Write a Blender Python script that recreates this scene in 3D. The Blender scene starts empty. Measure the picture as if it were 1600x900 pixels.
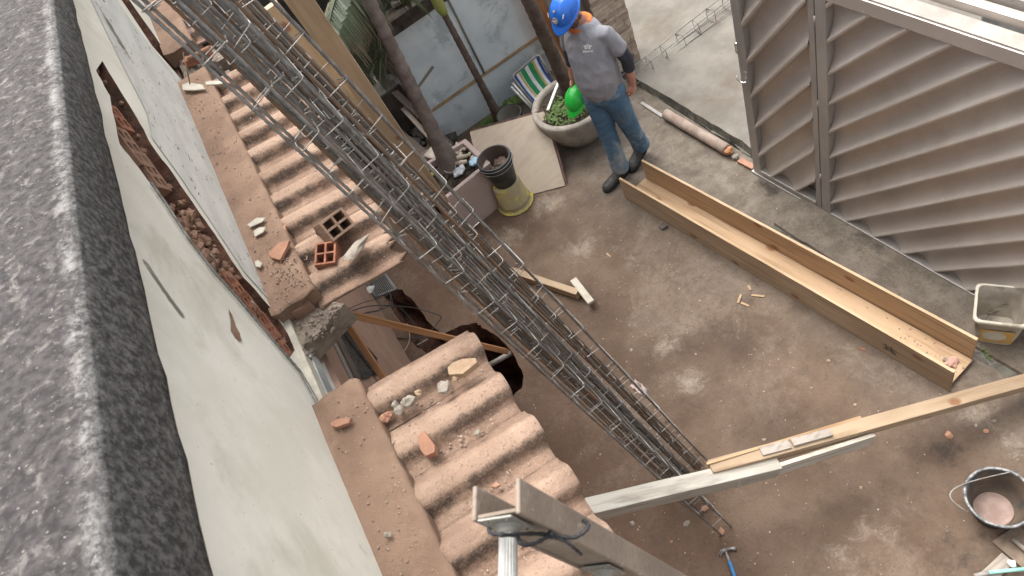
import bpy, bmesh, math, random
from mathutils import Vector as V, Matrix, noise, geometry
R = math.radians
random.seed(7)
sc = bpy.context.scene
col = sc.collection

# ---------------------------------------------------------------- camera
H = 4.7                                   # eye height above the yard
FPX = 1150.0                              # focal length for a 1600 px wide frame
CF = V((0.0515, 0.6433, -0.7639)); CR = V((0.0, 0, 0)); CD = V((0, 0, 0))
def cam_axes():
    nx, ny = 520.0, 820.0
    nd = math.hypot(nx, ny); dn = math.atan(nd/FPX); th = math.atan2(nx, ny)
    F = V((0, math.sin(dn), -math.cos(dn))); D0 = V((0, -math.cos(dn), -math.sin(dn))); R0 = V((1, 0, 0))
    Di = D0*math.cos(th) - R0*math.sin(th); Ri = D0*math.sin(th) + R0*math.cos(th)
    r = F*FPX + Ri*(-840) + Di*(-1080); a = math.atan2(r.x, r.y)
    M = Matrix.Rotation(a, 3, 'Z')
    return M@F, M@Ri, M@Di
CF, CR, CD = cam_axes()
CAM = V((0, 0, H))
cd = bpy.data.cameras.new('camera'); cam = bpy.data.objects.new('camera', cd); col.objects.link(cam)
cam.matrix_world = Matrix(((CR.x, -CD.x, -CF.x, 0), (CR.y, -CD.y, -CF.y, 0), (CR.z, -CD.z, -CF.z, H), (0, 0, 0, 1)))
cd.sensor_width = 36; cd.lens = 36*FPX/1600; cd.clip_start = 0.05; cd.clip_end = 500
cd.dof.use_dof = True; cd.dof.focus_distance = 4.4; cd.dof.aperture_fstop = 6.3
sc.camera = cam
# ---------------------------------------------------------------- world, sun, exposure
w = bpy.data.worlds.new('World'); sc.world = w; w.use_nodes = True
nt = w.node_tree; bg = nt.nodes['Background']
sky = nt.nodes.new('ShaderNodeTexSky'); sky.sky_type = 'NISHITA'; sky.sun_disc = False
SE, SR = R(66), R(-4)
sky.sun_elevation = SE; sky.sun_rotation = SR; sky.dust_density = 6; sky.air_density = 1.0; sky.ozone_density = 0.6
hs = nt.nodes.new('ShaderNodeHueSaturation'); hs.inputs['Saturation'].default_value = 0.12
nt.links.new(sky.outputs[0], hs.inputs['Color']); nt.links.new(hs.outputs[0], bg.inputs[0]); bg.inputs[1].default_value = 0.15
sd = bpy.data.lights.new('sun', 'SUN'); sd.energy = .85; sd.angle = R(45); sd.color = (1, .955, .9)
so = bpy.data.objects.new('sun', sd); col.objects.link(so)
sdir = V((math.sin(SR)*math.cos(SE), math.cos(SR)*math.cos(SE), math.sin(SE)))   # towards the sun
so.rotation_euler = sdir.to_track_quat('Z', 'Y').to_euler(); so.location = (0, 0, 9)
sc.view_settings.view_transform = 'Standard'; sc.view_settings.look = 'None'
sc.view_settings.exposure = 1.5; sc.view_settings.gamma = 1

# ---------------------------------------------------------------- survey helpers: where a sight line meets a real plane
def ray(u, v): return CF*FPX + CR*(u-800) + CD*(v-450)
def zp(u, v, z=0.0):
    r = ray(u, v); return CAM + r*((z-H)/r.z)
def xp(u, v, x):
    r = ray(u, v); return CAM + r*(x/r.x)
def yp(u, v, y):
    r = ray(u, v); return CAM + r*(y/r.y)
def dp(u, v, d): return CAM + ray(u, v)*(d/FPX)

# ---------------------------------------------------------------- materials
def mat(name, c1, c2=None, sc1=8, rough=.85, bump=.2, bsc=40, c3=None, c3s=2.5, c3t=.55, c3w=.12, stretch=(1, 1, 1), metal=0,
        spk=None, spks=60, spkt=.68, rot=(0, 0, 0), world=False, det=6, spec=.3, bdist=.01, coat=0, extra=None, trans=0):
    m = bpy.data.materials.new(name); m.use_nodes = True; n = m.node_tree.nodes; L = m.node_tree.links
    p = n['Principled BSDF']; p.inputs['Roughness'].default_value = rough; p.inputs['Metallic'].default_value = metal
    p.inputs['Specular IOR Level'].default_value = spec
    if coat: p.inputs['Coat Weight'].default_value = coat
    if world: src = n.new('ShaderNodeNewGeometry').outputs['Position']
    else: src = n.new('ShaderNodeTexCoord').outputs['Object']
    mp = n.new('ShaderNodeMapping'); mp.inputs['Scale'].default_value = stretch; mp.inputs['Rotation'].default_value = rot
    L.new(src, mp.inputs['Vector']); vec = mp.outputs[0]
    if not world:
        oi = n.new('ShaderNodeObjectInfo'); vm = n.new('ShaderNodeVectorMath'); vm.operation = 'MULTIPLY_ADD'
        L.new(oi.outputs['Random'], vm.inputs[0]); vm.inputs[1].default_value = (37, 53, 71); L.new(vec, vm.inputs[2]); vec = vm.outputs[0]
    def nz(s, d=det, ro=.6, v=vec, dist=0):
        t = n.new('ShaderNodeTexNoise'); t.inputs['Scale'].default_value = s; t.inputs['Detail'].default_value = d
        t.inputs['Roughness'].default_value = ro; t.inputs['Distortion'].default_value = dist; L.new(v, t.inputs['Vector']); return t.outputs[0]
    def ramp(x, a, b):
        q = n.new('ShaderNodeMapRange'); q.interpolation_type = 'SMOOTHSTEP'; q.inputs[1].default_value = a; q.inputs[2].default_value = b
        L.new(x, q.inputs[0]); return q.outputs[0]
    def mix(f, a, b):
        q = n.new('ShaderNodeMix'); q.data_type = 'RGBA'; L.new(f, q.inputs[0])
        for s, i in ((a, 6), (b, 7)):
            if isinstance(s, (tuple, list)): q.inputs[i].default_value = (*s, 1)
            else: L.new(s, q.inputs[i])
        return q.outputs[2]
    c2 = c2 or tuple(x*.75 for x in c1)
    cc = mix(ramp(nz(sc1), .35, .65), c1, c2)
    if c3: cc = mix(ramp(nz(c3s, 7, .65, dist=.4), c3t, c3t+c3w), cc, c3)
    if spk: cc = mix(ramp(nz(spks, 3), spkt, spkt+.04), cc, spk)
    api = dict(n=n, L=L, nz=nz, ramp=ramp, mix=mix, vec=vec, src=src)
    if extra: cc = extra(cc, api) or cc
    L.new(cc, p.inputs['Base Color'])
    if bump:
        b = n.new('ShaderNodeBump'); b.inputs['Strength'].default_value = bump; b.inputs['Distance'].default_value = bdist
        L.new(nz(bsc, 8, .7), b.inputs['Height']); L.new(b.outputs[0], p.inputs['Normal'])
    rr = n.new('ShaderNodeMapRange'); rr.inputs[3].default_value = max(.05, rough-.12); rr.inputs[4].default_value = min(1, rough+.1)
    L.new(nz(sc1*1.7, 3), rr.inputs[0]); L.new(rr.outputs[0], p.inputs['Roughness'])
    return m

def pos_blobs(api, blobs):
    """stains of a shape of their own: sum of soft discs (x, y, r, w) on the ground"""
    n, L = api['n'], api['L']; tot = None
    for bl in blobs:
        x, y, r, wt = bl[:4]; zz = bl[4] if len(bl) > 4 else 0
        d = n.new('ShaderNodeVectorMath'); d.operation = 'DISTANCE'; L.new(api['src'], d.inputs[0]); d.inputs[1].default_value = (x, y, zz)
        q = n.new('ShaderNodeMapRange'); q.interpolation_type = 'SMOOTHSTEP'; q.inputs[1].default_value = r; q.inputs[2].default_value = 0; q.inputs[4].default_value = wt
        L.new(d.outputs['Value'], q.inputs[0])
        if tot is None: tot = q.outputs[0]
        else:
            a = n.new('ShaderNodeMath'); a.operation = 'ADD'; L.new(tot, a.inputs[0]); L.new(q.outputs[0], a.inputs[1]); tot = a.outputs[0]
    return tot
def math2(api, op, a, b):
    q = api['n'].new('ShaderNodeMath'); q.operation = op
    for i, s in enumerate((a, b)):
        if isinstance(s, (int, float)): q.inputs[i].default_value = s
        else: api['L'].new(s, q.inputs[i])
    return q.outputs[0]

def yard_extra(cc, api):
    g = lambda u, v, r, wt: (zp(u, v).x, zp(u, v).y, r, wt)
    m, nz, ramp = api['mix'], api['nz'], api['ramp']
    # zone of bare grey cement near the gate and behind
    sep = api['n'].new('ShaderNodeSeparateXYZ'); api['L'].new(api['src'], sep.inputs[0])
    t = math2(api, 'ADD', sep.outputs[0], math2(api, 'MULTIPLY', sep.outputs[1], .22))
    t = math2(api, 'ADD', t, math2(api, 'MULTIPLY', nz(1.6, 8), 1.1))
    grey = m(ramp(nz(7, 8, .7), .35, .7), (.118, .098, .077), (.20, .172, .14))
    cc = m(math2(api, 'MULTIPLY', ramp(t, 2.3, 3.5), .95), cc, grey)
    # reddish soil film near the house
    t2 = math2(api, 'ADD', math2(api, 'MULTIPLY', sep.outputs[0], -1), math2(api, 'MULTIPLY', nz(2.1, 6), .9))
    cc = m(math2(api, 'MULTIPLY', ramp(t2, -.35, .75), .5), cc, (.125, .07, .046))
    pale = pos_blobs(api, [g(855, 320, .34, 1), g(800, 370, .3, .8), g(905, 390, .3, .75), g(1065, 515, .3, .5), g(1035, 545, .2, .55), g(1080, 600, .2, .5), g(985, 410, .22, .6),
                           g(1150, 510, .3, .5), g(1530, 650, .26, .7), g(1590, 700, .2, .6), g(1350, 870, .3, .5), g(1290, 880, .25, .4), g(1390, 800, .3, .45),
                           g(870, 240, .3, .5), g(985, 740, .15, .5), g(1070, 590, .3, .35), g(640, 620, .2, .3), g(1250, 330, .35, .5), g(1130, 200, .4, .4)])
    pm = ramp(math2(api, 'ADD', math2(api, 'MULTIPLY', pale, .42), math2(api, 'ADD', math2(api, 'MULTIPLY', nz(7, 10, .75, dist=1.2), .75), math2(api, 'MULTIPLY', nz(1.7, 4), .3))), .66, .98)
    pm = math2(api, 'MULTIPLY', pm, math2(api, 'ADD', .35, math2(api, 'MULTIPLY', ramp(nz(42, 8, .85), .40, .56), .65)))
    cc = m(math2(api, 'MULTIPLY', pm, .85), cc, (.33, .275, .22))
    wide = ramp(math2(api, 'ADD', math2(api, 'MULTIPLY', nz(1.1, 5, .6, dist=1), .6), math2(api, 'MULTIPLY', nz(16, 9, .85), .4)), .49, .62)
    cc = m(math2(api, 'MULTIPLY', wide, .42), cc, (.24, .19, .148))
    damp = pos_blobs(api, [g(1205, 300, .12, 1), g(1190, 285, .1, .8), g(1350, 380, .2, .8), g(1380, 400, .12, .6), g(1480, 705, .2, .8), g(1300, 560, .2, .45), g(1090, 430, .25, .4), g(1440, 560, .3, .5), g(1500, 860, .3, .55)])
    dm = ramp(math2(api, 'ADD', math2(api, 'MULTIPLY', damp, .5), nz(11, 8, .7)), .66, .95)
    cc = m(math2(api, 'MULTIPLY', dm, .75), cc, (.032, .027, .022))
    # fine dirt, pores
    cc = m(math2(api, 'MULTIPLY', ramp(nz(55, 4, .8), .54, .68), .55), cc, (.045, .032, .025))
    cc = m(math2(api, 'MULTIPLY', ramp(nz(5, 10, .8, dist=.8), .5, .62), .35), cc, (.06, .042, .031))
    cc = m(math2(api, 'MULTIPLY', ramp(nz(38, 5, .8), .58, .7), .5), cc, (.2, .158, .125))
    return cc
M = {}
M['yard'] = mat('yard_concrete', (.098, .064, .043), (.152, .105, .074), 2.3, .88, .6, 30, c3=(.078, .054, .04), c3s=1.3, c3t=.5, c3w=.25, world=True, extra=yard_extra, bdist=.012, det=9)
M['street'] = mat('street_concrete', (.19, .173, .148), (.138, .124, .106), 3, .9, .3, 30, c3=(.115, .088, .064), c3s=1.1, c3t=.50, c3w=.25, world=True, spk=(.13, .11, .09), spks=30, spkt=.66, det=9)
M['street_pale'] = mat('street_pale', (.48, .46, .42), (.38, .36, .33), 3, .9, .2, 30, world=True)
M['kerb'] = mat('wet_kerb', (.14, .13, .105), (.06, .055, .045), 9, .8, .6, 25, world=True, bdist=.02, c3=(.2, .19, .165), c3s=5, c3t=.55)
M['soil'] = mat('red_soil', (.19, .09, .058), (.085, .045, .032), 9, .95, 1, 22, bdist=.05, det=9)
M['dark_soil'] = mat('dark_soil', (.085, .065, .05), (.045, .035, .028), 9, .95, 1, 22, bdist=.05)
def streaks(cc, api):
    bl = []
    for chain, r, wt in ((((226, 408), (236, 424), (248, 442), (262, 462), (277, 483), (292, 503)), .035, 1.0), (((150, 5), (165, 30), (180, 55), (195, 80), (212, 108)), .07, .9), (((172, 40), (190, 80), (215, 120)), .06, .8),
                         (((236, 215), (250, 250)), .03, .7), (((560, 850), (590, 890)), .05, .6), (((470, 560), (500, 620), (530, 690), (560, 760), (590, 840), (605, 890)), .035, .75), (((300, 170), (340, 250), (380, 330), (420, 420), (450, 490)), .03, .8)):
        
            K_ = 3
            for (a0, b0), (a1, b1) in zip(chain, chain[1:]):
                for q in range(K_): p = xp(a0+(a1-a0)*q/K_, b0+(b1-b0)*q/K_, -.75); bl.append((p.x, p.y, r*(1.3-.8*len([1 for c_ in chain if c_[1] < v0_])/len(chain)) if False else r, wt*.62, p.z))
    b = pos_blobs(api, bl)
    f = api['ramp'](math2(api, 'ADD', math2(api, 'MULTIPLY', math2(api, 'MINIMUM', b, 1.1), .42), math2(api, 'ADD', math2(api, 'MULTIPLY', api['nz'](30, 8, .8), .6), math2(api, 'MULTIPLY', api['nz'](7, 4), .5))), .74, 1.02)
    return api['mix'](math2(api, 'MULTIPLY', f, .85), cc, (.085, .075, .062))
M['plaster'] = mat('white_plaster', (.64, .625, .55), (.74, .725, .655), 2.2, .85, .35, 18, c3=(.55, .535, .455), c3s=1.6, c3t=.50, c3w=.2, world=True, bdist=.012, det=9, extra=streaks,
                   spk=(.28, .25, .2), spks=70, spkt=.70)
M['plaster_flaky'] = mat('flaky_plaster', (.50, .505, .48), (.60, .605, .575), 3, .85, .4, 22, c3=(.16, .13, .105), c3s=11, c3t=.60, c3w=.06, world=True, stretch=(1, .9, 2.6), rot=(R(40), 0, 0), det=8, extra=streaks)
M['mould'] = mat('mouldy_render', (.045, .044, .044), (.10, .097, .095), 40, .95, 1, 38, c3=(.21, .205, .2), c3s=34, c3t=.52, c3w=.16, world=True, bdist=.02, spk=(.24, .235, .23), spks=130, spkt=.66, det=9)
M['mould_top'] = mat('parapet_top', (.065, .058, .058), (.13, .116, .112), 42, .95, 1, 34, c3=(.25, .228, .21), c3s=30, c3t=.52, c3w=.16, world=True, bdist=.02, spk=(.32, .30, .28), spks=110, spkt=.66, det=9)
def parapet_extra(cc, api):
    sep = api['n'].new('ShaderNodeSeparateXYZ'); api['L'].new(api['src'], sep.inputs[0]); nz, ramp, m = api['nz'], api['ramp'], api['mix']
    xx = math2(api, 'ADD', sep.outputs[0], math2(api, 'MULTIPLY', math2(api, 'SUBTRACT', nz(9, 6, .7), .5), .05))
    face = m(ramp(nz(46, 8, .75), .42, .62), (.036, .035, .035), (.135, .131, .129))
    face = m(math2(api, 'MULTIPLY', ramp(nz(24, 8, .75, dist=.5), .54, .72), .8), face, (.21, .205, .2))
    cc = m(ramp(xx, -.705, -.683), cc, face)
    d = math2(api, 'ABSOLUTE', math2(api, 'ADD', xx, .705), 0)
    w_ = math2(api, 'MULTIPLY', math2(api, 'SUBTRACT', 1, ramp(d, .0, .030)), ramp(math2(api, 'ADD', math2(api, 'MULTIPLY', nz(60, 8, .8), .6), math2(api, 'MULTIPLY', nz(9, 5), .4)), .44, .60))
    return m(w_, cc, (.31, .30, .288))
M['parapet'] = mat('parapet_render', (.048, .043, .043), (.098, .088, .086), 42, .95, 1, 34, c3=(.21, .192, .178), c3s=26, c3t=.52, c3w=.16, world=True, bdist=.02, spk=(.32, .30, .28), spks=110, spkt=.66, det=9, extra=parapet_extra)
M['rim'] = mat('worn_rim', (.13, .124, .122), (.07, .066, .065), 50, .95, 1, 34, c3=(.38, .37, .36), c3s=30, c3t=.46, c3w=.26, world=True, bdist=.02, det=9)
M['salmon'] = mat('salmon_wall', (.38, .25, .19), (.31, .20, .15), 4, .85, .2, 30, world=True)
M['rough_grey'] = mat('roughcast', (.15, .14, .13), (.05, .047, .044), 40, .95, 1, 45, world=True, bdist=.05)
M['mortar'] = mat('mortar', (.30, .25, .2), (.2, .16, .13), 14, .95, 1, 30, world=True, bdist=.03, c3=(.32, .22, .16), c3s=9, c3t=.6)
M['tile_dust'] = mat('dusty_mortar_band', (.262, .172, .12), (.195, .125, .087), 5, .93, .7, 45, world=True, c3=(.14, .088, .062), c3s=3, c3t=.56, c3w=.2, spk=(.55, .5, .43), spks=75, spkt=.73, det=9, bdist=.012)
def tile_grime(cc, api):
    sep = api['n'].new('ShaderNodeSeparateXYZ'); api['L'].new(api['src'], sep.inputs[0])
    mm, nz, ramp = api['mix'], api['nz'], api['ramp']
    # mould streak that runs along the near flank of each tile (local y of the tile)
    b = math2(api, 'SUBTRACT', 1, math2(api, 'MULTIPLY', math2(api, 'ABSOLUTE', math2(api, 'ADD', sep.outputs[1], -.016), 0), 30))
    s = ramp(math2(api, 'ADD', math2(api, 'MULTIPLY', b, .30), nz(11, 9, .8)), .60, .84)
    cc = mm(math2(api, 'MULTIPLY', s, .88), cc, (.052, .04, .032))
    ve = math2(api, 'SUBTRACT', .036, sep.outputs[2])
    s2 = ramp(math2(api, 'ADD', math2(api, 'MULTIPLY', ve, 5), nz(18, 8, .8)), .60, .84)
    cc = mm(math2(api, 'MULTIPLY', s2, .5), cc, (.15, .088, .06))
    cc = mm(math2(api, 'MULTIPLY', ramp(nz(120, 4, .8), .52, .66), .4), cc, (.44, .33, .255))
    return cc
M['tile'] = mat('clay_tile', (.355, .245, .178), (.255, .168, .12), 4, .9, .7, 55, c3=(.41, .295, .22), c3s=3.2, c3t=.55, c3w=.2, spk=(.2, .13, .095), spks=95, spkt=.60, extra=tile_grime, det=9, bdist=.01)
M['tile_far'] = mat('weathered_tile', (.30, .20, .15), (.24, .155, .115), 6, .92, .6, 50, c3=(.11, .08, .065), c3s=5, c3t=.53, c3w=.14, extra=tile_grime, spk=(.42, .33, .27), spks=50, spkt=.68, det=9)
M['brick'] = mat('hollow_brick', (.32, .14, .085), (.21, .09, .058), 14, .9, .6, 60, spk=(.5, .36, .28), spks=50, spkt=.68)
M['brick_pale'] = mat('cement_crusted_brick', (.34, .235, .17), (.25, .165, .115), 14, .92, .8, 40, stretch=(1, 6, 1))
M['brick_dusty'] = mat('dusty_brick', (.30, .185, .13), (.22, .13, .09), 12, .92, .8, 40, world=True)
M['shard'] = mat('broken_tile', (.38, .20, .13), (.29, .155, .105), 12, .85, .4, 60)
M['plaster_chip'] = mat('plaster_chip', (.48, .45, .38), (.38, .35, .29), 20, .9, .4, 60)
M['chunk'] = mat('cement_chunk', (.34, .30, .25), (.23, .2, .165), 20, .95, .8, 60)
M['chunk_tan'] = mat('tan_chunk', (.40, .29, .19), (.32, .22, .145), 20, .95, .8, 60)
def wood(name, a, b, knots=True, gr=.6, s=1.0, **k):
    def ex(cc, api):
        n, L = api['n'], api['L']
        wv = n.new('ShaderNodeTexNoise'); wv.inputs['Scale'].default_value = 46*s; wv.inputs['Detail'].default_value = 5
        mp = n.new('ShaderNodeMapping'); mp.inputs['Scale'].default_value = (.05, 1, 1); L.new(api['src'], mp.inputs[0]); L.new(mp.outputs[0], wv.inputs['Vector'])
        cc = api['mix'](math2(api, 'MULTIPLY', api['ramp'](wv.outputs[0], .46, .70), gr), cc, (a[0]*.52, a[1]*.46, a[2]*.40))
        if knots:
            vo = n.new('ShaderNodeTexVoronoi'); vo.voronoi_dimensions = '2D'; vo.inputs['Scale'].default_value = 2.3
            sp = n.new('ShaderNodeSeparateXYZ'); L.new(api['src'], sp.inputs[0]); oi = n.new('ShaderNodeObjectInfo'); cb = n.new('ShaderNodeCombineXYZ')
            L.new(math2(api, 'ADD', math2(api, 'MULTIPLY', sp.outputs[0], .8), math2(api, 'MULTIPLY', oi.outputs['Random'], 31)), cb.inputs[0])
            L.new(math2(api, 'ADD', math2(api, 'MULTIPLY', sp.outputs[1], 1.3), math2(api, 'MULTIPLY', sp.outputs[2], 1.3)), cb.inputs[1]); L.new(cb.outputs[0], vo.inputs['Vector'])
            dd = math2(api, 'ADD', vo.outputs['Distance'], math2(api, 'MULTIPLY', api['nz'](40, 3), .06))
            cc = api['mix'](math2(api, 'MULTIPLY', math2(api, 'SUBTRACT', 1, api['ramp'](dd, .065, .125)), .8), cc, (a[0]*.48, a[1]*.26, a[2]*.17))
        return cc
    return mat(name, a, b, 5, .75, .3, 40, stretch=(.22, 1, 1), extra=ex, **k)
M['pine'] = wood('pine', (.45, .30, .175), (.37, .24, .135), c3=(.33, .19, .10), c3s=2.2, c3t=.6, c3w=.15)
M['pine_floor'] = wood('pine_bright', (.47, .325, .20), (.39, .26, .155), c3=(.36, .25, .16), c3s=3, c3t=.58, c3w=.12)
M['pine_cut'] = wood('sawn_edge', (.56, .42, .27), (.42, .29, .17), knots=False)
M['plank'] = wood('pale_plank', (.50, .395, .275), (.42, .32, .215), gr=.35, c3=(.36, .265, .18), c3s=3, c3t=.56, c3w=.15)
M['pine_dusty'] = wood('dusty_pine', (.40, .295, .195), (.30, .215, .14), c3=(.24, .165, .11), c3s=3, c3t=.56, c3w=.15)
M['ply'] = wood('plywood', (.43, .36, .285), (.39, .325, .255), knots=False, s=.5, gr=.22, c3=(.33, .27, .205), c3s=3, c3t=.55)
M['ply_back'] = mat('ply_edge', (.13, .075, .06), (.075, .045, .038), 12, .85, .4)
M['grey_wood'] = wood('cement_stained_wood', (.46, .43, .375), (.37, .34, .29), knots=False, c3=(.22, .20, .175), c3s=4, c3t=.58, c3w=.12)
M['grey_wood2'] = wood('weathered_wood', (.37, .325, .28), (.28, .24, .205), knots=False, c3=(.15, .12, .1), c3s=4, c3t=.56)
M['white_edge'] = mat('white_painted_edge', (.5, .46, .38), (.4, .36, .29), 12, .8, .2)
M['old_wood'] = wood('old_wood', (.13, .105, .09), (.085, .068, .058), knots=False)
M['orange_wood'] = wood('reddish_lumber', (.42, .215, .10), (.33, .16, .075), knots=False)
M['ladder_wood'] = wood('ladder_rail', (.25, .20, .16), (.19, .15, .118), knots=False, c3=(.33, .285, .24), c3s=34, c3t=.58, s=2.2, gr=.35)
M['steel'] = mat('rebar_steel', (.25, .242, .232), (.14, .132, .125), 22, .42, .4, 160, metal=.55, spec=.5, c3=(.24, .16, .10), c3s=5, c3t=.56, c3w=.1)
M['rusty'] = mat('rusty_rebar', (.20, .12, .072), (.13, .09, .065), 18, .72, .4, 150, metal=.25, c3=(.12, .115, .11), c3s=6, c3t=.55)
M['wire'] = mat('stirrup_wire', (.36, .345, .32), (.22, .20, .18), 22, .45, .2, 150, metal=.7, spec=.5)
M['dark_wire'] = mat('dull_stirrup', (.17, .15, .13), (.11, .095, .08), 22, .5, .2, 150, metal=.5)
M['gate'] = mat('gate_paint', (.52, .465, .42), (.45, .40, .36), 2.5, .38, .08, 60, c3=(.38, .32, .27), c3s=1.3, c3t=.52, c3w=.3, spec=.6, metal=.4, spk=(.62, .57, .52), spks=30, spkt=.70)
M['gate_frame'] = mat('gate_frame_paint', (.30, .275, .255), (.36, .33, .30), 3, .42, .08, 60, spec=.5, metal=.25)
M['rail_pale'] = mat('dusty_rail', (.34, .305, .275), (.27, .24, .21), 8, .6, .3, 60, spec=.4)
M['mossy'] = mat('stained_wall', (.42, .43, .42), (.24, .25, .25), 7, .9, .5, 30, c3=(.09, .09, .085), c3s=5, c3t=.58, world=True, stretch=(1, 1, .4))
M['chrome'] = mat('chrome', (.7, .7, .7), (.6, .6, .6), 10, .2, 0, metal=1)
M['black_plastic'] = mat('black_plastic', (.025, .028, .032), (.05, .055, .06), 9, .5, .2, 60, c3=(.24, .23, .21), c3s=16, c3t=.63, c3w=.1)
M['black_rim'] = mat('cement_spattered_rim', (.08, .085, .09), (.36, .36, .35), 26, .7, .5, 60)
M['bucket_in'] = mat('bucket_inside', (.13, .095, .068), (.075, .058, .046), 7, .6, .3, 40, c3=(.05, .055, .062), c3s=5, c3t=.56, c3w=.08)
M['bucket_mud'] = mat('dried_mud', (.34, .25, .215), (.25, .175, .145), 14, .85, .8, 30)
M['wet_mix'] = mat('wet_mix', (.085, .06, .045), (.15, .095, .065), 12, .5, .8, 40)
M['yellow'] = mat('yellow_plastic', (.36, .30, .15), (.30, .26, .17), 8, .7, .3, 40, c3=(.52, .42, .07), c3s=7, c3t=.54, c3w=.08)
M['yellow_clean'] = mat('yellow_rim', (.48, .4, .07), (.32, .28, .12), 14, .6, .2)
M['tub'] = mat('white_tub', (.56, .52, .43), (.46, .42, .34), 9, .6, .3, 40, c3=(.34, .29, .22), c3s=5, c3t=.56)
M['tub_orange'] = mat('orange_label', (.55, .30, .07), (.5, .36, .17), 18, .7, .2)
M['blue'] = mat('blue_sheet', (.50, .575, .62), (.60, .665, .70), 4, .7, .15, 40, c3=(.38, .44, .475), c3s=3.4, c3t=.54, c3w=.12, spk=(.06, .065, .07), spks=30, spkt=.735, det=9)
M['beam'] = mat('dark_beam', (.075, .06, .05), (.04, .033, .028), 14, .9, .6)
M['brown_slab'] = mat('brown_slab', (.145, .112, .095), (.105, .082, .07), 6, .9, .5, 30, c3=(.2, .16, .14), c3s=4, c3t=.6)
M['batten'] = mat('batten', (.36, .24, .12), (.27, .19, .11), 12, .8, .3)
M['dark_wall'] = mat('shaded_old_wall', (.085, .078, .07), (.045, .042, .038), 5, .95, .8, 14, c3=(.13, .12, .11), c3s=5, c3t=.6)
M['trunk'] = mat('palm_bark', (.20, .165, .15), (.13, .105, .095), 9, .9, .7, 40, c3=(.27, .235, .215), c3s=12, c3t=.6)
M['trunk_dark'] = mat('dark_palm_bark', (.085, .06, .05), (.13, .1, .085), 10, .85, .7, 40)
M['shaft'] = mat('palm_crownshaft', (.24, .31, .07), (.3, .27, .1), 8, .5, .1)
M['frond'] = mat('palm_leaf', (.035, .05, .022), (.06, .075, .035), 6, .55, .1, spec=.4)
M['frond_dry'] = mat('dry_palm_leaf', (.17, .145, .09), (.1, .09, .06), 6, .7, .1)
M['leaf'] = mat('weed_leaf', (.085, .145, .03), (.12, .18, .055), 30, .6, 0)
M['leaf_yellow'] = mat('yellow_leaf', (.45, .5, .06), (.35, .42, .06), 20, .6, 0)
M['planter'] = mat('pinkish_planter', (.42, .335, .31), (.37, .29, .265), 3, .85, .25, 40)
M['pot'] = mat('concrete_pot', (.34, .305, .26), (.24, .21, .18), 9, .9, .5, 30, c3=(.17, .145, .115), c3s=4, c3t=.56, c3w=.12)
M['pebble'] = mat('pale_pebble', (.52, .44, .35), (.38, .31, .24), 12, .8, .2)
M['bag_blue'] = mat('blue_bag', (.25, .5, .68), (.45, .62, .74), 18, .35, .3, 20)
M['bag_grey'] = mat('grey_bag', (.42, .46, .5), (.6, .62, .63), 18, .35, .4, 20)
M['stone_a'] = mat('stone_strip', (.33, .255, .20), (.45, .37, .30), 14, .9, .7, 25)
M['stone_b'] = mat('stone_strip_dark', (.235, .18, .14), (.33, .26, .21), 14, .9, .7, 25)
M['post_grey'] = mat('grey_post', (.24, .23, .2), (.19, .18, .16), 5, .6, .2)
M['log'] = mat('cement_covered_pipe', (.32, .25, .205), (.23, .175, .14), 11, .9, .6, 30, c3=(.2, .13, .1), c3s=6, c3t=.6)
M['aluminium'] = mat('aluminium', (.36, .355, .335), (.25, .245, .23), 14, .55, .3, 60, metal=.35, c3=(.2, .19, .17), c3s=12, c3t=.63)
M['bracket'] = mat('bracket_metal', (.27, .26, .23), (.2, .19, .17), 14, .55, .3, 60, metal=.3)
M['cord'] = mat('black_cord', (.012, .012, .014), (.025, .025, .028), 20, .5, .2)
M['cable'] = mat('grey_cable', (.04, .043, .047), (.06, .063, .067), 20, .5, 0)
M['cable_pale'] = mat('pale_cable', (.42, .38, .33), (.33, .29, .25), 20, .6, 0)
M['white_plastic'] = mat('white_plastic', (.7, .7, .66), (.6, .6, .56), 15, .4, .1)
M['grate'] = mat('drain_grate', (.28, .285, .29), (.2, .2, .2), 20, .5, .2, metal=.4)
M['pvc'] = mat('dirty_pvc', (.36, .34, .32), (.26, .235, .21), 10, .5, .2)
M['wet_steel'] = mat('hammer_steel', (.3, .3, .3), (.17, .16, .15), 20, .4, .1, metal=.3)
M['hammer_blue'] = mat('blue_grip', (.05, .2, .42), (.04, .16, .34), 20, .45, 0)
M['trowel'] = mat('muddy_blade', (.22, .165, .12), (.15, .11, .08), 14, .6, .3, metal=.3)
M['teal'] = mat('teal_handle', (.2, .48, .4), (.3, .52, .45), 20, .6, .2)
M['skin'] = mat('skin', (.42, .21, .15), (.35, .165, .12), 10, .55, .15, 60)
M['beard'] = mat('grey_brown_beard', (.16, .11, .08), (.09, .065, .05), 60, .8, .6, 90)
M['shirt'] = mat('grey_shirt', (.265, .265, .29), (.215, .218, .245), 5, .9, .5, 60, c3=(.25, .225, .205), c3s=3.6, c3t=.52, c3w=.2, bdist=.01)
M['sleeve'] = mat('dark_arm_sleeve', (.028, .03, .042), (.04, .042, .055), 20, .85, .3, 50)
def fade(cc, api):
    return cc
M['jeans'] = mat('blue_jeans', (.055, .115, .19), (.095, .165, .24), 6, .85, .5, 24, c3=(.235, .27, .285), c3s=3.0, c3t=.50, c3w=.16, bdist=.015, det=8)
M['boot'] = mat('black_boot', (.022, .021, .02), (.045, .041, .038), 14, .5, .4, 40)
M['orange'] = mat('orange_cloth', (.62, .2, .06), (.5, .15, .045), 20, .9, .2)
M['maroon'] = mat('maroon_cap', (.17, .02, .03), (.12, .014, .02), 20, .85, .2)
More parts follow.
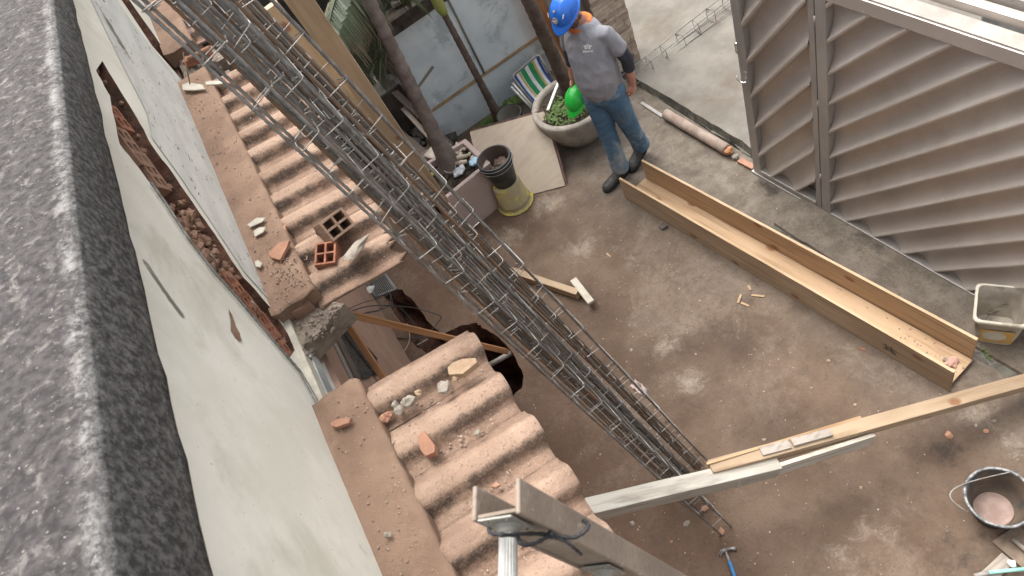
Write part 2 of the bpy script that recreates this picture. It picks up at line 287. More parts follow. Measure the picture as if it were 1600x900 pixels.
M['hat_blue'] = mat('blue_helmet', (.02, .15, .62), (.018, .13, .55), 6, .3, .02, spec=.5, spk=(.2, .3, .6), spks=30, spkt=.72)
M['hat_green'] = mat('green_helmet', (.015, .42, .045), (.012, .36, .04), 6, .35, .02, spec=.5)
M['green_in'] = mat('green_helmet_inside', (.01, .24, .03), (.008, .2, .025), 6, .6, 0)
M['print'] = mat('white_print', (.7, .7, .7), (.6, .6, .62), 40, .8, 0)
M['sticker'] = mat('sticker', (.35, .33, .28), (.2, .17, .14), 60, .5, 0)
M['c_green'] = mat('green_fabric', (.02, .21, .085), (.02, .17, .07), 20, .8, .1)
M['c_blue'] = mat('blue_fabric', (.02, .06, .26), (.02, .05, .2), 20, .8, .1)
M['c_white'] = mat('white_fabric', (.58, .59, .58), (.48, .49, .48), 20, .8, .1)
M['c_gold'] = mat('gold_fabric', (.42, .31, .1), (.36, .27, .09), 20, .8, .1)
M['orange_paint'] = mat('red_orange_paint', (.55, .1, .03), (.4, .08, .03), 10, .7, .2)
M['gravel'] = mat('loose_grit', (.42, .33, .27), (.24, .17, .13), 30, .95, .2, world=True)

# ---------------------------------------------------------------- mesh helpers
class MB:
    def __init__(s): s.v = []; s.f = []; s.sm = []; s.mi = []; s.cur = 0
    def add(s, vs, fs, smooth=False):
        o = len(s.v); s.v += [V(p) for p in vs]
        for f in fs: s.f.append([i+o for i in f]); s.sm.append(smooth); s.mi.append(s.cur)
        return s
    def box(s, c, size, rot=None):
        c = V(c); h = [x/2 for x in size]; vs = []
        for x in (-1, 1):
            for y in (-1, 1):
                for z in (-1, 1):
                    p = V((x*h[0], y*h[1], z*h[2])); p = rot@p if rot else p; vs.append(c+p)
        return s.add(vs, [(0, 1, 3, 2), (4, 6, 7, 5), (0, 4, 5, 1), (2, 3, 7, 6), (0, 2, 6, 4), (1, 5, 7, 3)])
    def beam(s, a, b, wd, ht, up=(0, 0, 1), seg=1, jit=0):
        """bar of width wd (sideways) and height ht (along up), axis a-b"""
        a, b = V(a), V(b); d = (b-a).normalized(); sd_ = d.cross(V(up)).normalized(); u = sd_.cross(d).normalized(); vs = []
        for i in range(seg+1):
            p = a.lerp(b, i/seg); j = (random.uniform(-jit, jit) if 0 < i < seg else 0)
            for (q, r) in ((-1, -1), (1, -1), (1, 1), (-1, 1)): vs.append(p+sd_*(q*wd/2+j)+u*(r*ht/2+j*.5))
        fs = [(0, 1, 2, 3), tuple(4*seg+k for k in (3, 2, 1, 0))]
        for i in range(seg):
            for k in range(4):
                k2 = (k+1) % 4; fs.append((4*i+k, 4*i+4+k, 4*i+4+k2, 4*i+k2))
        return s.add(vs, fs)
    def hexa(s, bot, top):
        """solid between two quads listed in the same order"""
        return s.prism2(bot, top)
    def prism2(s, bot, top):
        n = len(bot); vs = list(bot)+list(top)
        fs = [tuple(range(n))[::-1], tuple(range(n, 2*n))]+[(i, (i+1) % n, n+(i+1) % n, n+i) for i in range(n)]
        return s.add(vs, fs)
    def prism(s, pts, ext): 
        ext = V(ext); return s.prism2([V(p) for p in pts], [V(p)+ext for p in pts])
    def tube(s, pts, r, n=8, caps=True, rf=None):
        pts = [V(p) for p in pts]; k = len(pts); vs = []; ref = None
        for i, p in enumerate(pts):
            t = (pts[min(i+1, k-1)]-pts[max(i-1, 0)])
            if t.length < 1e-9: t = V((0, 0, 1))
            t.normalize()
            if ref is None: ref = t.orthogonal().normalized()
            ref = (ref-t*ref.dot(t)).normalized(); bi = t.cross(ref)
            rr = r[i] if isinstance(r, (list, tuple)) else r
            for j in range(n):
                a = 2*math.pi*j/n; q = rr*(rf(i, j) if rf else 1)
                vs.append(p+ref*(math.cos(a)*q)+bi*(math.sin(a)*q))
        fs = [(i*n+j, i*n+(j+1) % n, (i+1)*n+(j+1) % n, (i+1)*n+j) for i in range(k-1) for j in range(n)]
        s.add(vs, fs, True)
        if caps:
            o = len(s.v)-k*n; s.f += [[o+j for j in range(n)][::-1], [o+(k-1)*n+j for j in range(n)]]; s.sm += [False, False]; s.mi += [s.cur]*2
        return s
    def lathe(s, prof, c=(0, 0, 0), n=32, rot=None, wob=0, sq=1.0, seed=0):
        """prof: (r, z) list; closed at ends when r == 0"""
        c = V(c); vs = []
        for (r, z) in prof:
            for j in range(n):
                a = 2*math.pi*j/n; q = r*(1+wob*noise.noise(V((math.cos(a)*1.3, math.sin(a)*1.3, z*3+seed))))
                p = V((math.cos(a)*q, math.sin(a)*q*sq, z)); p = rot@p if rot else p; vs.append(c+p)
        k = len(prof); fs = [(i*n+j, i*n+(j+1) % n, (i+1)*n+(j+1) % n, (i+1)*n+j) for i in range(k-1) for j in range(n)]
        return s.add(vs, fs, True)
    def rings(s, rings, smooth=True, caps=True):
        n = len(rings[0]); k = len(rings); vs = [p for r in rings for p in r]
        fs = [(i*n+j, i*n+(j+1) % n, (i+1)*n+(j+1) % n, (i+1)*n+j) for i in range(k-1) for j in range(n)]
        s.add(vs, fs, smooth)
        if caps:
            o = len(s.v)-k*n; s.f += [[o+j for j in range(n)][::-1], [o+(k-1)*n+j for j in range(n)]]; s.sm += [smooth]*2; s.mi += [s.cur]*2
        return s
    def rock(s, c, r, seed=0, sub=1, flat=1.0, rot=0, elong=1.0):
        bm = bmesh.new(); bmesh.ops.create_icosphere(bm, subdivisions=sub, radius=1)
        rnd = random.Random(seed); off = V((rnd.random()*50, rnd.random()*50, rnd.random()*50)); c = V(c); rm = Matrix.Rotation(rot, 3, 'Z')
        vs = []
        for v in bm.verts:
            k = 1+.55*noise.noise(v.co*1.1+off)+(.25 if sub < 2 else .42)*noise.noise(v.co*(2.7 if sub < 2 else 3.4)+off); p = v.co*k
            vs.append(c+rm@V((p.x*r*elong, p.y*r, p.z*r*flat)))
        fs = [[v.index for v in f.verts] for f in bm.faces]; bm.free()
        return s.add(vs, fs)
    def mesh(s, name, mats, off=V((0, 0, 0))):
        me = bpy.data.meshes.new(name); me.from_pydata([tuple(p-off) for p in s.v], [], s.f)
        for m in (mats if isinstance(mats, (list, tuple)) else [mats]): me.materials.append(m)
        me.polygons.foreach_set('use_smooth', s.sm); me.polygons.foreach_set('material_index', s.mi)
        bm = bmesh.new(); bm.from_mesh(me); bmesh.ops.recalc_face_normals(bm, faces=bm.faces); bm.to_mesh(me); bm.free()
        me.update(); return me

def tag(o, label=None, cat=None, group=None, kind=None):
    if label: o['label'] = label
    if cat: o['category'] = cat
    if group: o['group'] = group
    if kind: o['kind'] = kind
    return o
def thing(name, label, cat, loc=(0, 0, 0), group=None):
    o = bpy.data.objects.new(name, None); col.objects.link(o); o.location = loc; o.empty_display_size = .1
    return tag(o, label, cat, group)
def origin_of(o):
    p = V((0, 0, 0))
    while o: p += V(o.location); o = o.parent
    return p
def part(name, mb, m, parent, bevel=0, label=None, kind=None, at=None, seg=2):
    """world-space MB linked as a child; its origin is `at` (world) or the parent's origin"""
    base = origin_of(parent); org = V(at) if at is not None else base
    me = mb if isinstance(mb, bpy.types.Mesh) else mb.mesh(name, m, org)
    o = bpy.data.objects.new(name, me); col.objects.link(o); o.parent = parent; o.location = org-base
    if bevel:
        b = o.modifiers.new('bevel', 'BEVEL'); b.width = bevel; b.segments = seg; b.limit_method = 'ANGLE'; b.harden_normals = False
    if label: o['label'] = label
    if kind: o['kind'] = kind
    return o
def single(name, mb, m, label, cat, group=None, bevel=0, at=None, kind=None):
    org = V(at) if at is not None else sum(mb.v, V((0, 0, 0)))/len(mb.v)
    me = mb.mesh(name, m, org); o = bpy.data.objects.new(name, me); col.objects.link(o); o.location = org
    if bevel:
        b = o.modifiers.new('bevel', 'BEVEL'); b.width = bevel; b.segments = 2; b.limit_method = 'ANGLE'
    return tag(o, label, cat, group, kind)
def struct(name, mb, m):
    me = mb.mesh(name, m); o = bpy.data.objects.new(name, me); col.objects.link(o); o['kind'] = 'structure'; return o
def wooden(name, a, b, wd, ht, m, parent=None, up=(0, 0, 1), bevel=.002, label=None, cat=None, group=None, seg=1, jit=0):
    """a board whose own x axis runs along its length, so the grain follows it"""
    a, b = V(a), V(b); Lh = (b-a).length; d = (b-a).normalized(); s_ = d.cross(V(up)).normalized(); u = s_.cross(d)
    mb = MB().beam((0, 0, 0), (Lh, 0, 0), wd, ht, seg=seg, jit=jit)
    me = mb.mesh(name, m); o = bpy.data.objects.new(name, me); col.objects.link(o)
    rot = Matrix((d, -s_, u)).transposed(); q = rot.to_quaternion(); o.rotation_mode = 'QUATERNION'; o.rotation_quaternion = q
    if parent: o.parent = parent; o.location = a-origin_of(parent)
    else: o.location = a
    if bevel:
        bv = o.modifiers.new('bevel', 'BEVEL'); bv.width = bevel; bv.segments = 2
    return tag(o, label, cat, group)
def cdt(outer, holes, lift):
    """flat sheet with holes: 2-D points -> MB through lift(p)"""
    pts = [V(p) for p in outer]; edges = [(i, (i+1) % len(outer)) for i in range(len(outer))]
    for h in holes:
        o = len(pts); pts += [V(p) for p in h]; edges += [(o+i, o+(i+1) % len(h)) for i in range(len(h))]
    r = geometry.delaunay_2d_cdt(pts, edges, [], 2, 1e-6)
    def inside(p, poly):
        c = False; n = len(poly)
        for i in range(n):
            a, b = poly[i], poly[(i+1) % n]
            if (a[1] > p[1]) != (b[1] > p[1]) and p[0] < (b[0]-a[0])*(p[1]-a[1])/(b[1]-a[1])+a[0]: c = not c
        return c
    mb = MB(); fs = []
    for f in r[2]:
        c = sum((r[0][i] for i in f), V((0, 0)))/len(f)
        if inside(c, outer) and not any(inside(c, h) for h in holes): fs.append(list(f))
    mb.add([lift(p) for p in r[0]], fs); return mb
def jag(poly, n=5, amp=.01, seed=3, closed=True):
    rnd = random.Random(seed); out = []; k = len(poly)
    for i in range(k if closed else k-1):
        a, b = V(poly[i]), V(poly[(i+1) % k])
        for j in range(n):
            p = a.lerp(b, j/n); out.append(p+V([rnd.uniform(-amp, amp) for _ in p]) if j else p)
    if not closed: out.append(V(poly[-1]))
    return out

# ---------------------------------------------------------------- ground
xy = lambda p: V((p[0], p[1]))
pit = jag([xy(zp(u, v)) for u, v in ((696, 520), (722, 508), (745, 504), (752, 512), (772, 522), (790, 538), (806, 560), (818, 588), (816, 606), (800, 622), (775, 612), (745, 580), (712, 548), (694, 533))], 3, .012)
trench = jag([xy(zp(u, v)) for u, v in ((596, 458), (628, 452), (655, 482), (672, 505), (700, 532), (706, 552), (674, 556), (650, 542), (628, 505))], 4, .008, 5)
YX0, YX1, YY0, YY1 = -.9, 2.52, -2.0, 6.4
yard = cdt([V(p) for p in ((-3, YY0), (2.9, YY0), (2.75, .8), (2.50, 3.47), (2.42, 4.97), (2.36, 5.6), (2.36, YY1), (-3, YY1))], [pit, trench], lambda p: V((p[0], p[1], 0)))
struct('yard_floor', yard, M['yard'])
big = cdt([V(p) for p in ((-60, -60), (60, -60), (60, 60), (-60, 60))], [[V(p) for p in ((-3, YY0), (3.2, YY0), (3.2, YY1), (-3, YY1))]], lambda p: V((p[0], p[1], -.06)))
struct('ground', big, M['street'])
def shaft(name, loop, depth, m, bm_):
    mb = MB(); n = len(loop); rnd = random.Random(9); K = 7; c = sum(loop, V((0, 0)))/n
    vs = []
    for k in range(K+1):
        for i, p in enumerate(loop):
            q = p + (V((rnd.uniform(-.02, .02), rnd.uniform(-.02, .02))) if k else V((0, 0)))
            q = c+(q-c)*(1-.02*k); vs.append(V((q[0], q[1], -depth*k/K)))
    fs = [(k*n+i, k*n+(i+1) % n, (k+1)*n+(i+1) % n, (k+1)*n+i) for k in range(K) for i in range(n)]
    fs.append([K*n+i for i in range(n)]); mb.add(vs, fs); return struct(name, mb, m)
shaft('pit', pit, .95, M['soil'], None)
shaft('trench', trench, .3, M['soil'], None)
# the raised kerb and the street slab beyond the gate line
def street_slab():
    edge = [(2.47, 3.36), (2.50, 3.47), (2.535, 3.75), (2.50, 4.1), (2.475, 4.5), (2.44, 4.97), (2.40, 5.32), (2.36, 6.4)]
    e2 = jag([V(p) for p in edge], 4, .007, 4, closed=False)
    mb = cdt(e2+[V((2.36, 12)), V((14, 12)), V((14, -4)), V((2.86, -4)), V((2.72, 1.2)), V((2.60, 2.6))], [], lambda p: V((p[0], p[1], .07)))
    struct('street', mb, M['street'])
    mk = MB()
    low = [V((p.x-.03, p.y, -.05)) for p in e2]; up = [V((p.x, p.y, .068)) for p in e2]; bk = [V((p.x+.09, p.y, .074)) for p in e2]; b2 = [V((p.x+.09, p.y, -.05)) for p in e2]
    bk = [p+V((random.uniform(-.02, .02), 0, 0)) for p in bk]; n = len(e2)
    mk.add(low+up+bk+b2, [(k*n+i, k*n+i+1, (k+1)*n+i+1, (k+1)*n+i) for k in range(1) for i in range(n-1)])
    struct('kerb', mk, M['kerb'])
    pl = MB().add([V((2.9, 7.1, .074)), V((5.2, 6.0, .074)), V((7, 9.5, .074)), V((3.5, 10, .074))], [(0, 1, 2, 3)])
    struct('pavement', pl, M['street_pale'])
street_slab()
# dark drainage joint and slightly raised slab strip between formwork trough and gate
sl = MB(); a_ = [xy(p) for p in (V((2.165, 2.95)), V((2.21, 2.45)), V((2.34, 1.4)), V((2.385, 1.05)), V((2.43, -.5)))]
a2 = jag(a_, 6, .006, 8, closed=False); n = len(a2)
rt = [V((2.52, 3.0)), V((2.56, 2.6)), V((2.66, 1.67)), V((2.73, 1.05)), V((2.82, -.5))]; rt2 = [rt[0].lerp(rt[0], 0)]
def rt_at(t):
    k = t*(len(rt)-1); i = min(int(k), len(rt)-2); return rt[i].lerp(rt[i+1], k-i)
vs = [V((p.x-.012, p.y, -.02)) for p in a2]+[V((p.x, p.y, .028)) for p in a2]+[V((p.x+.035, p.y, .034)) for p in a2]+[V((rt_at(i/(n-1)).x+.1, rt_at(i/(n-1)).y, .034)) for i in range(n)]
sl.add(vs, [(k*n+i, k*n+i+1, (k+1)*n+i+1, (k+1)*n+i) for k in range(3) for i in range(n-1)])
struct('slab_strip', sl, M['yard'])
mo = MB(); vs = [V((p.x-.045-random.random()*.02, p.y, .004)) for p in a2]+[V((p.x+.0, p.y, .004)) for p in a2]
mo.add(vs, [(i, i+1, n+i+1, n+i) for i in range(n-1)]); struct('damp_joint', mo, M['kerb'])
gt = MB(); ga = jag([V((2.385, 5.0)), V((2.44, 4.3)), V((2.47, 3.6)), V((2.45, 3.45))], 6, .008, 2, closed=False); n = len(ga)
gt.add([V((p.x+.03+.012*noise.noise(V((p.y*9, 0, 0))), p.y, .004)) for p in ga]+[V((p.x+.08, p.y, .004)) for p in ga], [(i, i+1, n+i+1, n+i) for i in range(n-1)]); struct('gutter', gt, M['kerb'])

# ---------------------------------------------------------------- house: wall, parapet, chased slots with hollow bricks
XW = -.75
hx = thing('house', 'white plastered house wall at left with black mouldy parapet above the tiled canopy', 'house', (XW, 2, 0))
near1 = [(150, 110), (172, 150), (187, 225), (224, 272), (258, 316), (292, 369), (331, 418), (370, 462), (424, 526), (452, 560)]
far1 = [(462, 545), (453, 526), (424, 482), (380, 433), (341, 374), (307, 325), (277, 281), (238, 228), (214, 184), (160, 95)]
yz = lambda u, v: (lambda p: V((p.y, p.z)))(xp(u, v, XW))
slot1 = jag([yz(*p) for p in near1], 5, .007, 6, closed=False)+jag([yz(*p) for p in far1], 5, .009, 7, closed=False)
slot2 = jag([yz(*p) for p in ((172, -30), (190, 0), (238, 72), (284, 124))], 4, .006, 8, closed=False)+jag([yz(*p) for p in ((292, 120), (250, 68), (202, 0), (184, -30))], 4, .006, 9, closed=False)
wallo = [V((-2, 0)), V((9, 0)), V((9, 3.8)), V((-2, 3.8))]
# split: the part seen above the canopy (plaster) and the wall below it
ZC = 2.46
cut_low = [V((-2, ZC)), V((9, ZC)), V((9, 3.56)), V((-2, 3.56))]
s1c = [V((p[0], min(max(p[1], ZC+.002), 3.52))) for p in slot1]; 
def clean(poly, eps=1e-4):
    out = []
    for p in poly:
        if not out or (p-out[-1]).length > eps: out.append(p)
    return out
wb = cdt(cut_low, [clean(s1c), clean([V((p[0], min(max(p[1], ZC+.002), 3.5))) for p in slot2])], lambda p: V((XW, p[0], p[1])))
part('plaster_wall', wb, M['plaster'], hx)
# flaky coat on the stretch between the slots, 3 mm proud
fl = jag([yz(u, v) for u, v in ((236, 215), (277, 272), (307, 316), (341, 366), (380, 425), (424, 474), (448, 512), (446, 500), (402, 405), (350, 300), (283, 133), (258, 100), (205, 35), (182, 0), (150, -30), (125, -60), (112, -60), (180, 80), (230, 180))], 3, .004, 3)
part('flaky_coat', cdt(fl, [], lambda p: V((XW+.004, p[0], p[1]))), M['plaster_flaky'], hx)
# reveals and back of the slots
def slot(loop, depth):
    n = len(loop); mb = MB(); rnd = random.Random(4); K = 3; vs = []
    for k in range(K+1):
        for p in loop:
            j = rnd.uniform(-.006, .006) if k else 0; vs.append(V((XW-depth*k/K, p[0]+j, p[1]+j)))
    mb.add(vs, [(k*n+i, k*n+(i+1) % n, (k+1)*n+(i+1) % n, (k+1)*n+i) for k in range(K) for i in range(n)]+[[K*n+i for i in range(n)]])
    part('slot_lining', mb, M['soil'], hx)
slot(clean(s1c), .11); slot(clean([V((p[0], min(max(p[1], ZC+.002), 3.5))) for p in slot2]), .06)
# wall below the canopy
lw = MB().add([V((XW, -2, 0)), V((XW, 9, 0)), V((XW, 9, ZC)), V((XW, -2, ZC))], [(0, 1, 2, 3)]); part('lower_wall', lw, M['salmon'], hx)
ends = MB().box((XW-.6, 3.5, 1.6), (1.0, 11, 3.2)); part('wall_core', ends, M['mortar'], hx)

def hollow_brick(w_, h_, l_, nx=3, ny=2, t=.008):
    """front (w x h) in the local x-y plane, length along -z, holes right through"""
    xs = [-w_/2]; cw = (w_-t*(nx+1))/nx
    for i in range(nx): xs += [xs[-1]+t, xs[-1]+t+cw]
    xs.append(w_/2); ys = [-h_/2]; ch = (h_-t*(ny+1))/ny
    for i in range(ny): ys += [ys[-1]+t, ys[-1]+t+ch]
    ys.append(h_/2); mb = MB()
    for z in (0, -l_):
        for i in range(len(xs)-1):
            for j in range(len(ys)-1):
                if i % 2 == 1 and j % 2 == 1: continue
                mb.add([V((xs[i], ys[j], z)), V((xs[i+1], ys[j], z)), V((xs[i+1], ys[j+1], z)), V((xs[i], ys[j+1], z))], [(0, 1, 2, 3)])
    def ringw(x0, x1, y0, y1):
        q = [(x0, y0), (x1, y0), (x1, y1), (x0, y1)]
        for k in range(4):
            a, b = q[k], q[(k+1) % 4]; mb.add([V((*a, 0)), V((*b, 0)), V((*b, -l_)), V((*a, -l_))], [(0, 1, 2, 3)])
    for i in range(1, len(xs)-1, 2):
        for j in range(1, len(ys)-1, 2): ringw(xs[i], xs[i+1], ys[j], ys[j+1])
    ringw(-w_/2, w_/2, -h_/2, h_/2)
    return mb
def brick_mesh(name, m, *a, **k):
    mb = hollow_brick(*a, **k); me = bpy.data.meshes.new(name); me.from_pydata([tuple(p) for p in mb.v], [], mb.f); me.materials.append(m)
    bm = bmesh.new(); bm.from_mesh(me); bmesh.ops.remove_doubles(bm, verts=bm.verts, dist=1e-5); bmesh.ops.recalc_face_normals(bm, faces=bm.faces); bm.to_mesh(me); bm.free(); return me
bmA = brick_mesh('hollow_brick', M['brick_dusty'], .19, .13, .09, 3, 2, .020); bmB = brick_mesh('hollow_brick_red', M['brick'], .13, .13, .09, 2, 2, .02)
# bricks follow the slot; their holes look out of the wall
def wall_brick(u, v, me, ang, dep=.02, tilt=0):
    p = xp(u, v, XW); o = bpy.data.objects.new('brick', me); col.objects.link(o); o.parent = hx
    o.location = V((XW-dep, p.y, p.z))-V(hx.location)
    z = V((1, 0, tilt)).normalized(); x = V((0, math.cos(ang), math.sin(ang))); x = (x-z*x.dot(z)).normalized(); y = z.cross(x)
    o.rotation_mode = 'QUATERNION'; o.rotation_quaternion = Matrix((x, y, z)).transposed().to_quaternion(); return o
for (u, v, me, a, dpt) in ((190, 180, bmB, .8, .012), (213, 226, bmA, .78, .014), (243, 262, bmA, .74, .016), (372, 442, bmB, .85, .012), (398, 474, bmB, .82, .012), (424, 506, bmB, .8, .012), (443, 533, bmB, .78, .014)):
    wall_brick(u, v, me, a+math.pi/4*0, dpt)
rub = MB(); rnd = random.Random(12)
for i in range(230):
    t = rnd.random() if i < 70 else rnd.uniform(.44, .68); k = t*(len(near1)-1); a = int(min(k, len(near1)-2)); f_ = k-a
    pn = (near1[a][0]+(near1[a+1][0]-near1[a][0])*f_, near1[a][1]+(near1[a+1][1]-near1[a][1])*f_)
    fr = far1[::-1]; pf = (fr[a][0]+(fr[a+1][0]-fr[a][0])*f_, fr[a][1]+(fr[a+1][1]-fr[a][1])*f_)
    g = rnd.choice((.02, .05, .95, .98)) if not (.42 < t < .7) else rnd.random()
    u, v = pn[0]+(pf[0]-pn[0])*g, pn[1]+(pf[1]-pn[1])*g; p = xp(u, v, XW)
    rub.rock(V((XW-rnd.uniform(.02, .07), p.y, p.z)), rnd.uniform(.006, .02) if 70 > i else rnd.choice((.008, .012, .016, .024)), i, 1)
for i, (u, v) in enumerate(((297, 350), (308, 364), (317, 378), (326, 391))): rub.rock(xp(u, v, XW)+V((-.03, 0, 0)), .026, 300+i, 2)
part('slot_rubble', rub, M['brick_dusty'], hx, kind='stuff')
def bar(pts, r, n=6): return MB().tube(pts, r, n)
ex = [xp(u, v, XW+.012) for u, v in ((236, 285), (262, 322), (296, 374), (334, 424), (372, 466), (426, 530), (470, 582), (500, 636))]
def rib(i, j): return 1.0+.16*((i+j//2) % 3 == 0)
def fine(pts, step=.008):
    out = []; pts = [V(p) for p in pts]
    for a, b in zip(pts, pts[1:]):
        n = max(1, int((b-a).length/step)); out += [a.lerp(b, k/n) for k in range(n)]
    return out+[pts[-1]]
part('exposed_bar', MB().tube(fine(ex), .0055, 6, rf=rib), M['steel'], hx)
for u, v in ((333, 418), (396, 490)):
    p = xp(u, v, XW); part('tie_wire', bar([p+V((.0, 0, -.03)), p+V((.03, .0, .03)), p+V((.03, .01, .05))], .003), M['wire'], hx)
part('starter_bar', bar([zp(300, 145, 2.56), zp(286, 82, 2.72)], .004), M['rusty'], hx)
# peeled patch, diagonal stain ridge (flat marks on the plaster, a couple of mm proud)
def patch(name, px, m, off, seed=1, amp=.003):
    loop = jag([yz(*p) for p in px], 4, .007, seed); part(name, cdt(loop, [], lambda p: V((XW+off, p[0], p[1]))), m, hx)
patch('peeled_patch', ((356, 480), (366, 505), (377, 533), (372, 535), (360, 518)), M['brick_dusty'], .003)
# parapet: grey-black render, worn pale rim
def parapet():
    XR = -.68; ys = [y/12 for y in range(-20, 130)]; top = []; rim = []; bot = []; rnd = random.Random(3)
    A_, B_, C_, D_, E_, F_ = [], [], [], [], [], []
    for y in ys:
        t = max(0, min(1, (y-.8)/3.0)); zr = H-.68*(1.285+.19*t+max(0, (y-3.6))*.03); zb = H-.68*1.655-.01
        k = .010*noise.noise(V((y*3, 1, 0)))+.006*noise.noise(V((y*11, 4, 0)))
        k2 = .004*noise.noise(V((y*28, 1, 3)))+.003*noise.noise(V((y*60, 1, 3))); A_.append(V((-1.6, y, zr+.10+k))); B_.append(V((XR-.10, y, zr+.022+k*1.6))); C_.append(V((XR-.016+k2, y, zr+.004+k+k2)))
        D_.append(V((XR-.003+k2+k*.4, y, zr-.006+k2))); E_.append(V((XR+k*.5+k2, y, zr-.026))); F_.append(V((XR+.004+k*.8, y, (zr+zb)/2-.02)))
    G_ = [V((XR-.004+.006*noise.noise(V((y*8, 9, 0))), y, H-.68*1.655+.012*noise.noise(V((y*5, 2, 0))))) for y in ys]; K_ = [V((XW-.05, p.y, p.z+.01)) for p in G_]
    n = len(ys)
    def strip(rows, m, name):
        # refine across for relief
        mb = MB(); rr = []
        for a, b in zip(rows, rows[1:]):
            for q in range(4): rr.append([x.lerp(y_, q/4) for x, y_ in zip(a, b)])
        rr.append(rows[-1]); k = len(rr)
        mb.add([p for r in rr for p in r], [(i*n+j, i*n+j+1, (i+1)*n+j+1, (i+1)*n+j) for i in range(k-1) for j in range(n-1)], True); part(name, mb, m, hx)
    strip([A_, B_, C_, D_, E_, F_, G_, K_], M['parapet'], 'parapet')
parapet()

# ---------------------------------------------------------------- tiled canopy, three lengths left of it
def tprof(t):
    sm = lambda x: x*x*(3-2*x)
    if t < .2: return .9*sm(t/.2)**.8
    if t < .45: return .9+.1*sm((t-.2)/.25)
    return 1-.92*sm((t-.45)/.55)**1.1
def tile_mesh(name, x0, x1, m, seed, pitch=.226, hump=.172, hh=.066, z_drop=.06, brk=None, nx=10):
    """local: x along the slope from the wall, y across 0..pitch (toward the camera = -y), z up; thickness .014"""
    hv = []
    k = 14
    for i in range(k+1):
        t = i/k; z = hh*tprof(t); hv.append((t*hump, z))
    prof = [(-.058, .003), (-.035, -.002), (-.010, .0)]+hv[0:]+[]
    rnd = random.Random(seed); mb = MB(); rows = []; L_ = x1-x0; sc_ = 1+rnd.uniform(-.05, .05)
    for i in range(nx+1):
        t = i/nx; r = []
        xe = x0+L_*t
        for (y, z) in prof:
            xx = xe
            if brk and i == nx: xx += brk*rnd.uniform(-1, .4)
            elif i == nx: xx += (z/hh)*.022
            nzv = .004*noise.noise(V((xx*6+seed, y*9, 1)))+.0018*noise.noise(V((xx*25+seed, y*25, 1)))
            zz = z*(1+.05*math.sin(seed*1.7+t*2))*sc_ - z_drop*t + nzv - (.006 if i == nx else 0)
            yy = y+.006*noise.noise(V((xx*3+seed, 5, 0)))
            r.append(V((xx, yy, zz)))
        rows.append(r)
    n = len(prof); tv = [p for r in rows for p in r]; bv = [p-V((0, 0, .014)) for p in tv]; N = len(tv)
    fs = [(i*n+j, i*n+j+1, (i+1)*n+j+1, (i+1)*n+j) for i in range(nx) for j in range(n-1)]
    mb.add(tv+bv, fs+[[q+N for q in f][::-1] for f in fs], True)
    ed = [(0*n+j, 0*n+j+1, N+j+1, N+j) for j in range(n-1)]+[(nx*n+j, N+nx*n+j, N+nx*n+j+1, nx*n+j+1) for j in range(n-1)]
    ed += [(i*n, N+i*n, N+(i+1)*n, (i+1)*n) for i in range(nx)]+[(i*n+n-1, (i+1)*n+n-1, N+(i+1)*n+n-1, N+i*n+n-1) for i in range(nx)]
    o = len(mb.v)-2*N; mb.f += [[q+o for q in f] for f in ed]; mb.sm += [False]*len(ed); mb.mi += [0]*len(ed)
    me = bpy.data.meshes.new(name); me.from_pydata([tuple(p) for p in mb.v], [], mb.f); me.materials.append(m)
    me.polygons.foreach_set('use_smooth', mb.sm); bm = bmesh.new(); bm.from_mesh(me); bmesh.ops.recalc_face_normals(bm, faces=bm.faces); bm.to_mesh(me); bm.free(); return me
ZT = 2.492
def canopy(label, ys, m, xe, y_band, seed, last_broken=False, first_broken=False):
    t = thing('tiled_canopy', label, 'canopy', (-.65, sum(y_band)/2, 2.5))
    base = V(t.location); variants = [tile_mesh('roof_tile', -.57, xe, m, seed+i) for i in range(4)]
    for i, y in enumerate(ys):
        me = variants[i % 4]
        if (last_broken and i == len(ys)-1) or (first_broken and i == 0): me = tile_mesh('broken_tile', -.57, xe-.0, m, seed+9, brk=.05)
        o = bpy.data.objects.new('roof_tile', me); col.objects.link(o); o.parent = t; o.location = V((random.uniform(-.008, .008), y, ZT))-base
        o.rotation_euler = (0, 0, random.uniform(-.012, .012))
    # mortar band against the wall
    mb = MB(); y0, y1 = y_band; n = max(6, int((y1-y0)/.03)); rows = []
    for j, x in enumerate((-.76, -.73, -.69, -.65, -.61, -.575, -.555, -.545)):
        r = []
        for i in range(n+1):
            y = y0+(y1-y0)*i/n
            if i in (0, n): y += .03*noise.noise(V((x*14+seed, 7, 0)))-(.05*(x+.65) if i == n else 0)
            k = .006*noise.noise(V((x*9, y*5, seed)))+.003*noise.noise(V((x*30, y*22, seed)))
            xx = x+(.006*noise.noise(V((y*14, seed, 2)))+.004*noise.noise(V((y*40, seed, 2))) if j >= 5 else 0)
            z = 2.566+k-(.012 if j == 7 else 0)+(.012 if j == 0 else 0); r.append(V((xx, y, z)))
        rows.append(r)
    lo = [V((p.x-.004, p.y, 2.47)) for p in rows[-1]]; rows.append(lo); lo2 = [V((-.76, p.y, 2.47)) for p in lo]; rows.append(lo2)
    k = len(rows); W_ = n+1
    mb.add([p for r in rows for p in r], [(i*W_+j, i*W_+j+1, (i+1)*W_+j+1, (i+1)*W_+j) for i in range(k-1) for j in range(W_-1)]+[[i*W_ for i in range(k)], [i*W_+W_-1 for i in range(k)]], False)
    for q in range(len(mb.sm)): mb.sm[q] = True if len(mb.f[q]) == 4 and q < (k-3)*(W_-1) else False
    part('mortar_band', mb, M['tile_dust'], t)
    return t
PT = .228
canopy('near stretch of dusty clay tiles between the broken gap and the ladder', [1.695-PT*i+.0 for i in range(0, 8)], M['tile'], -.10, (-.4, 1.90), 20)
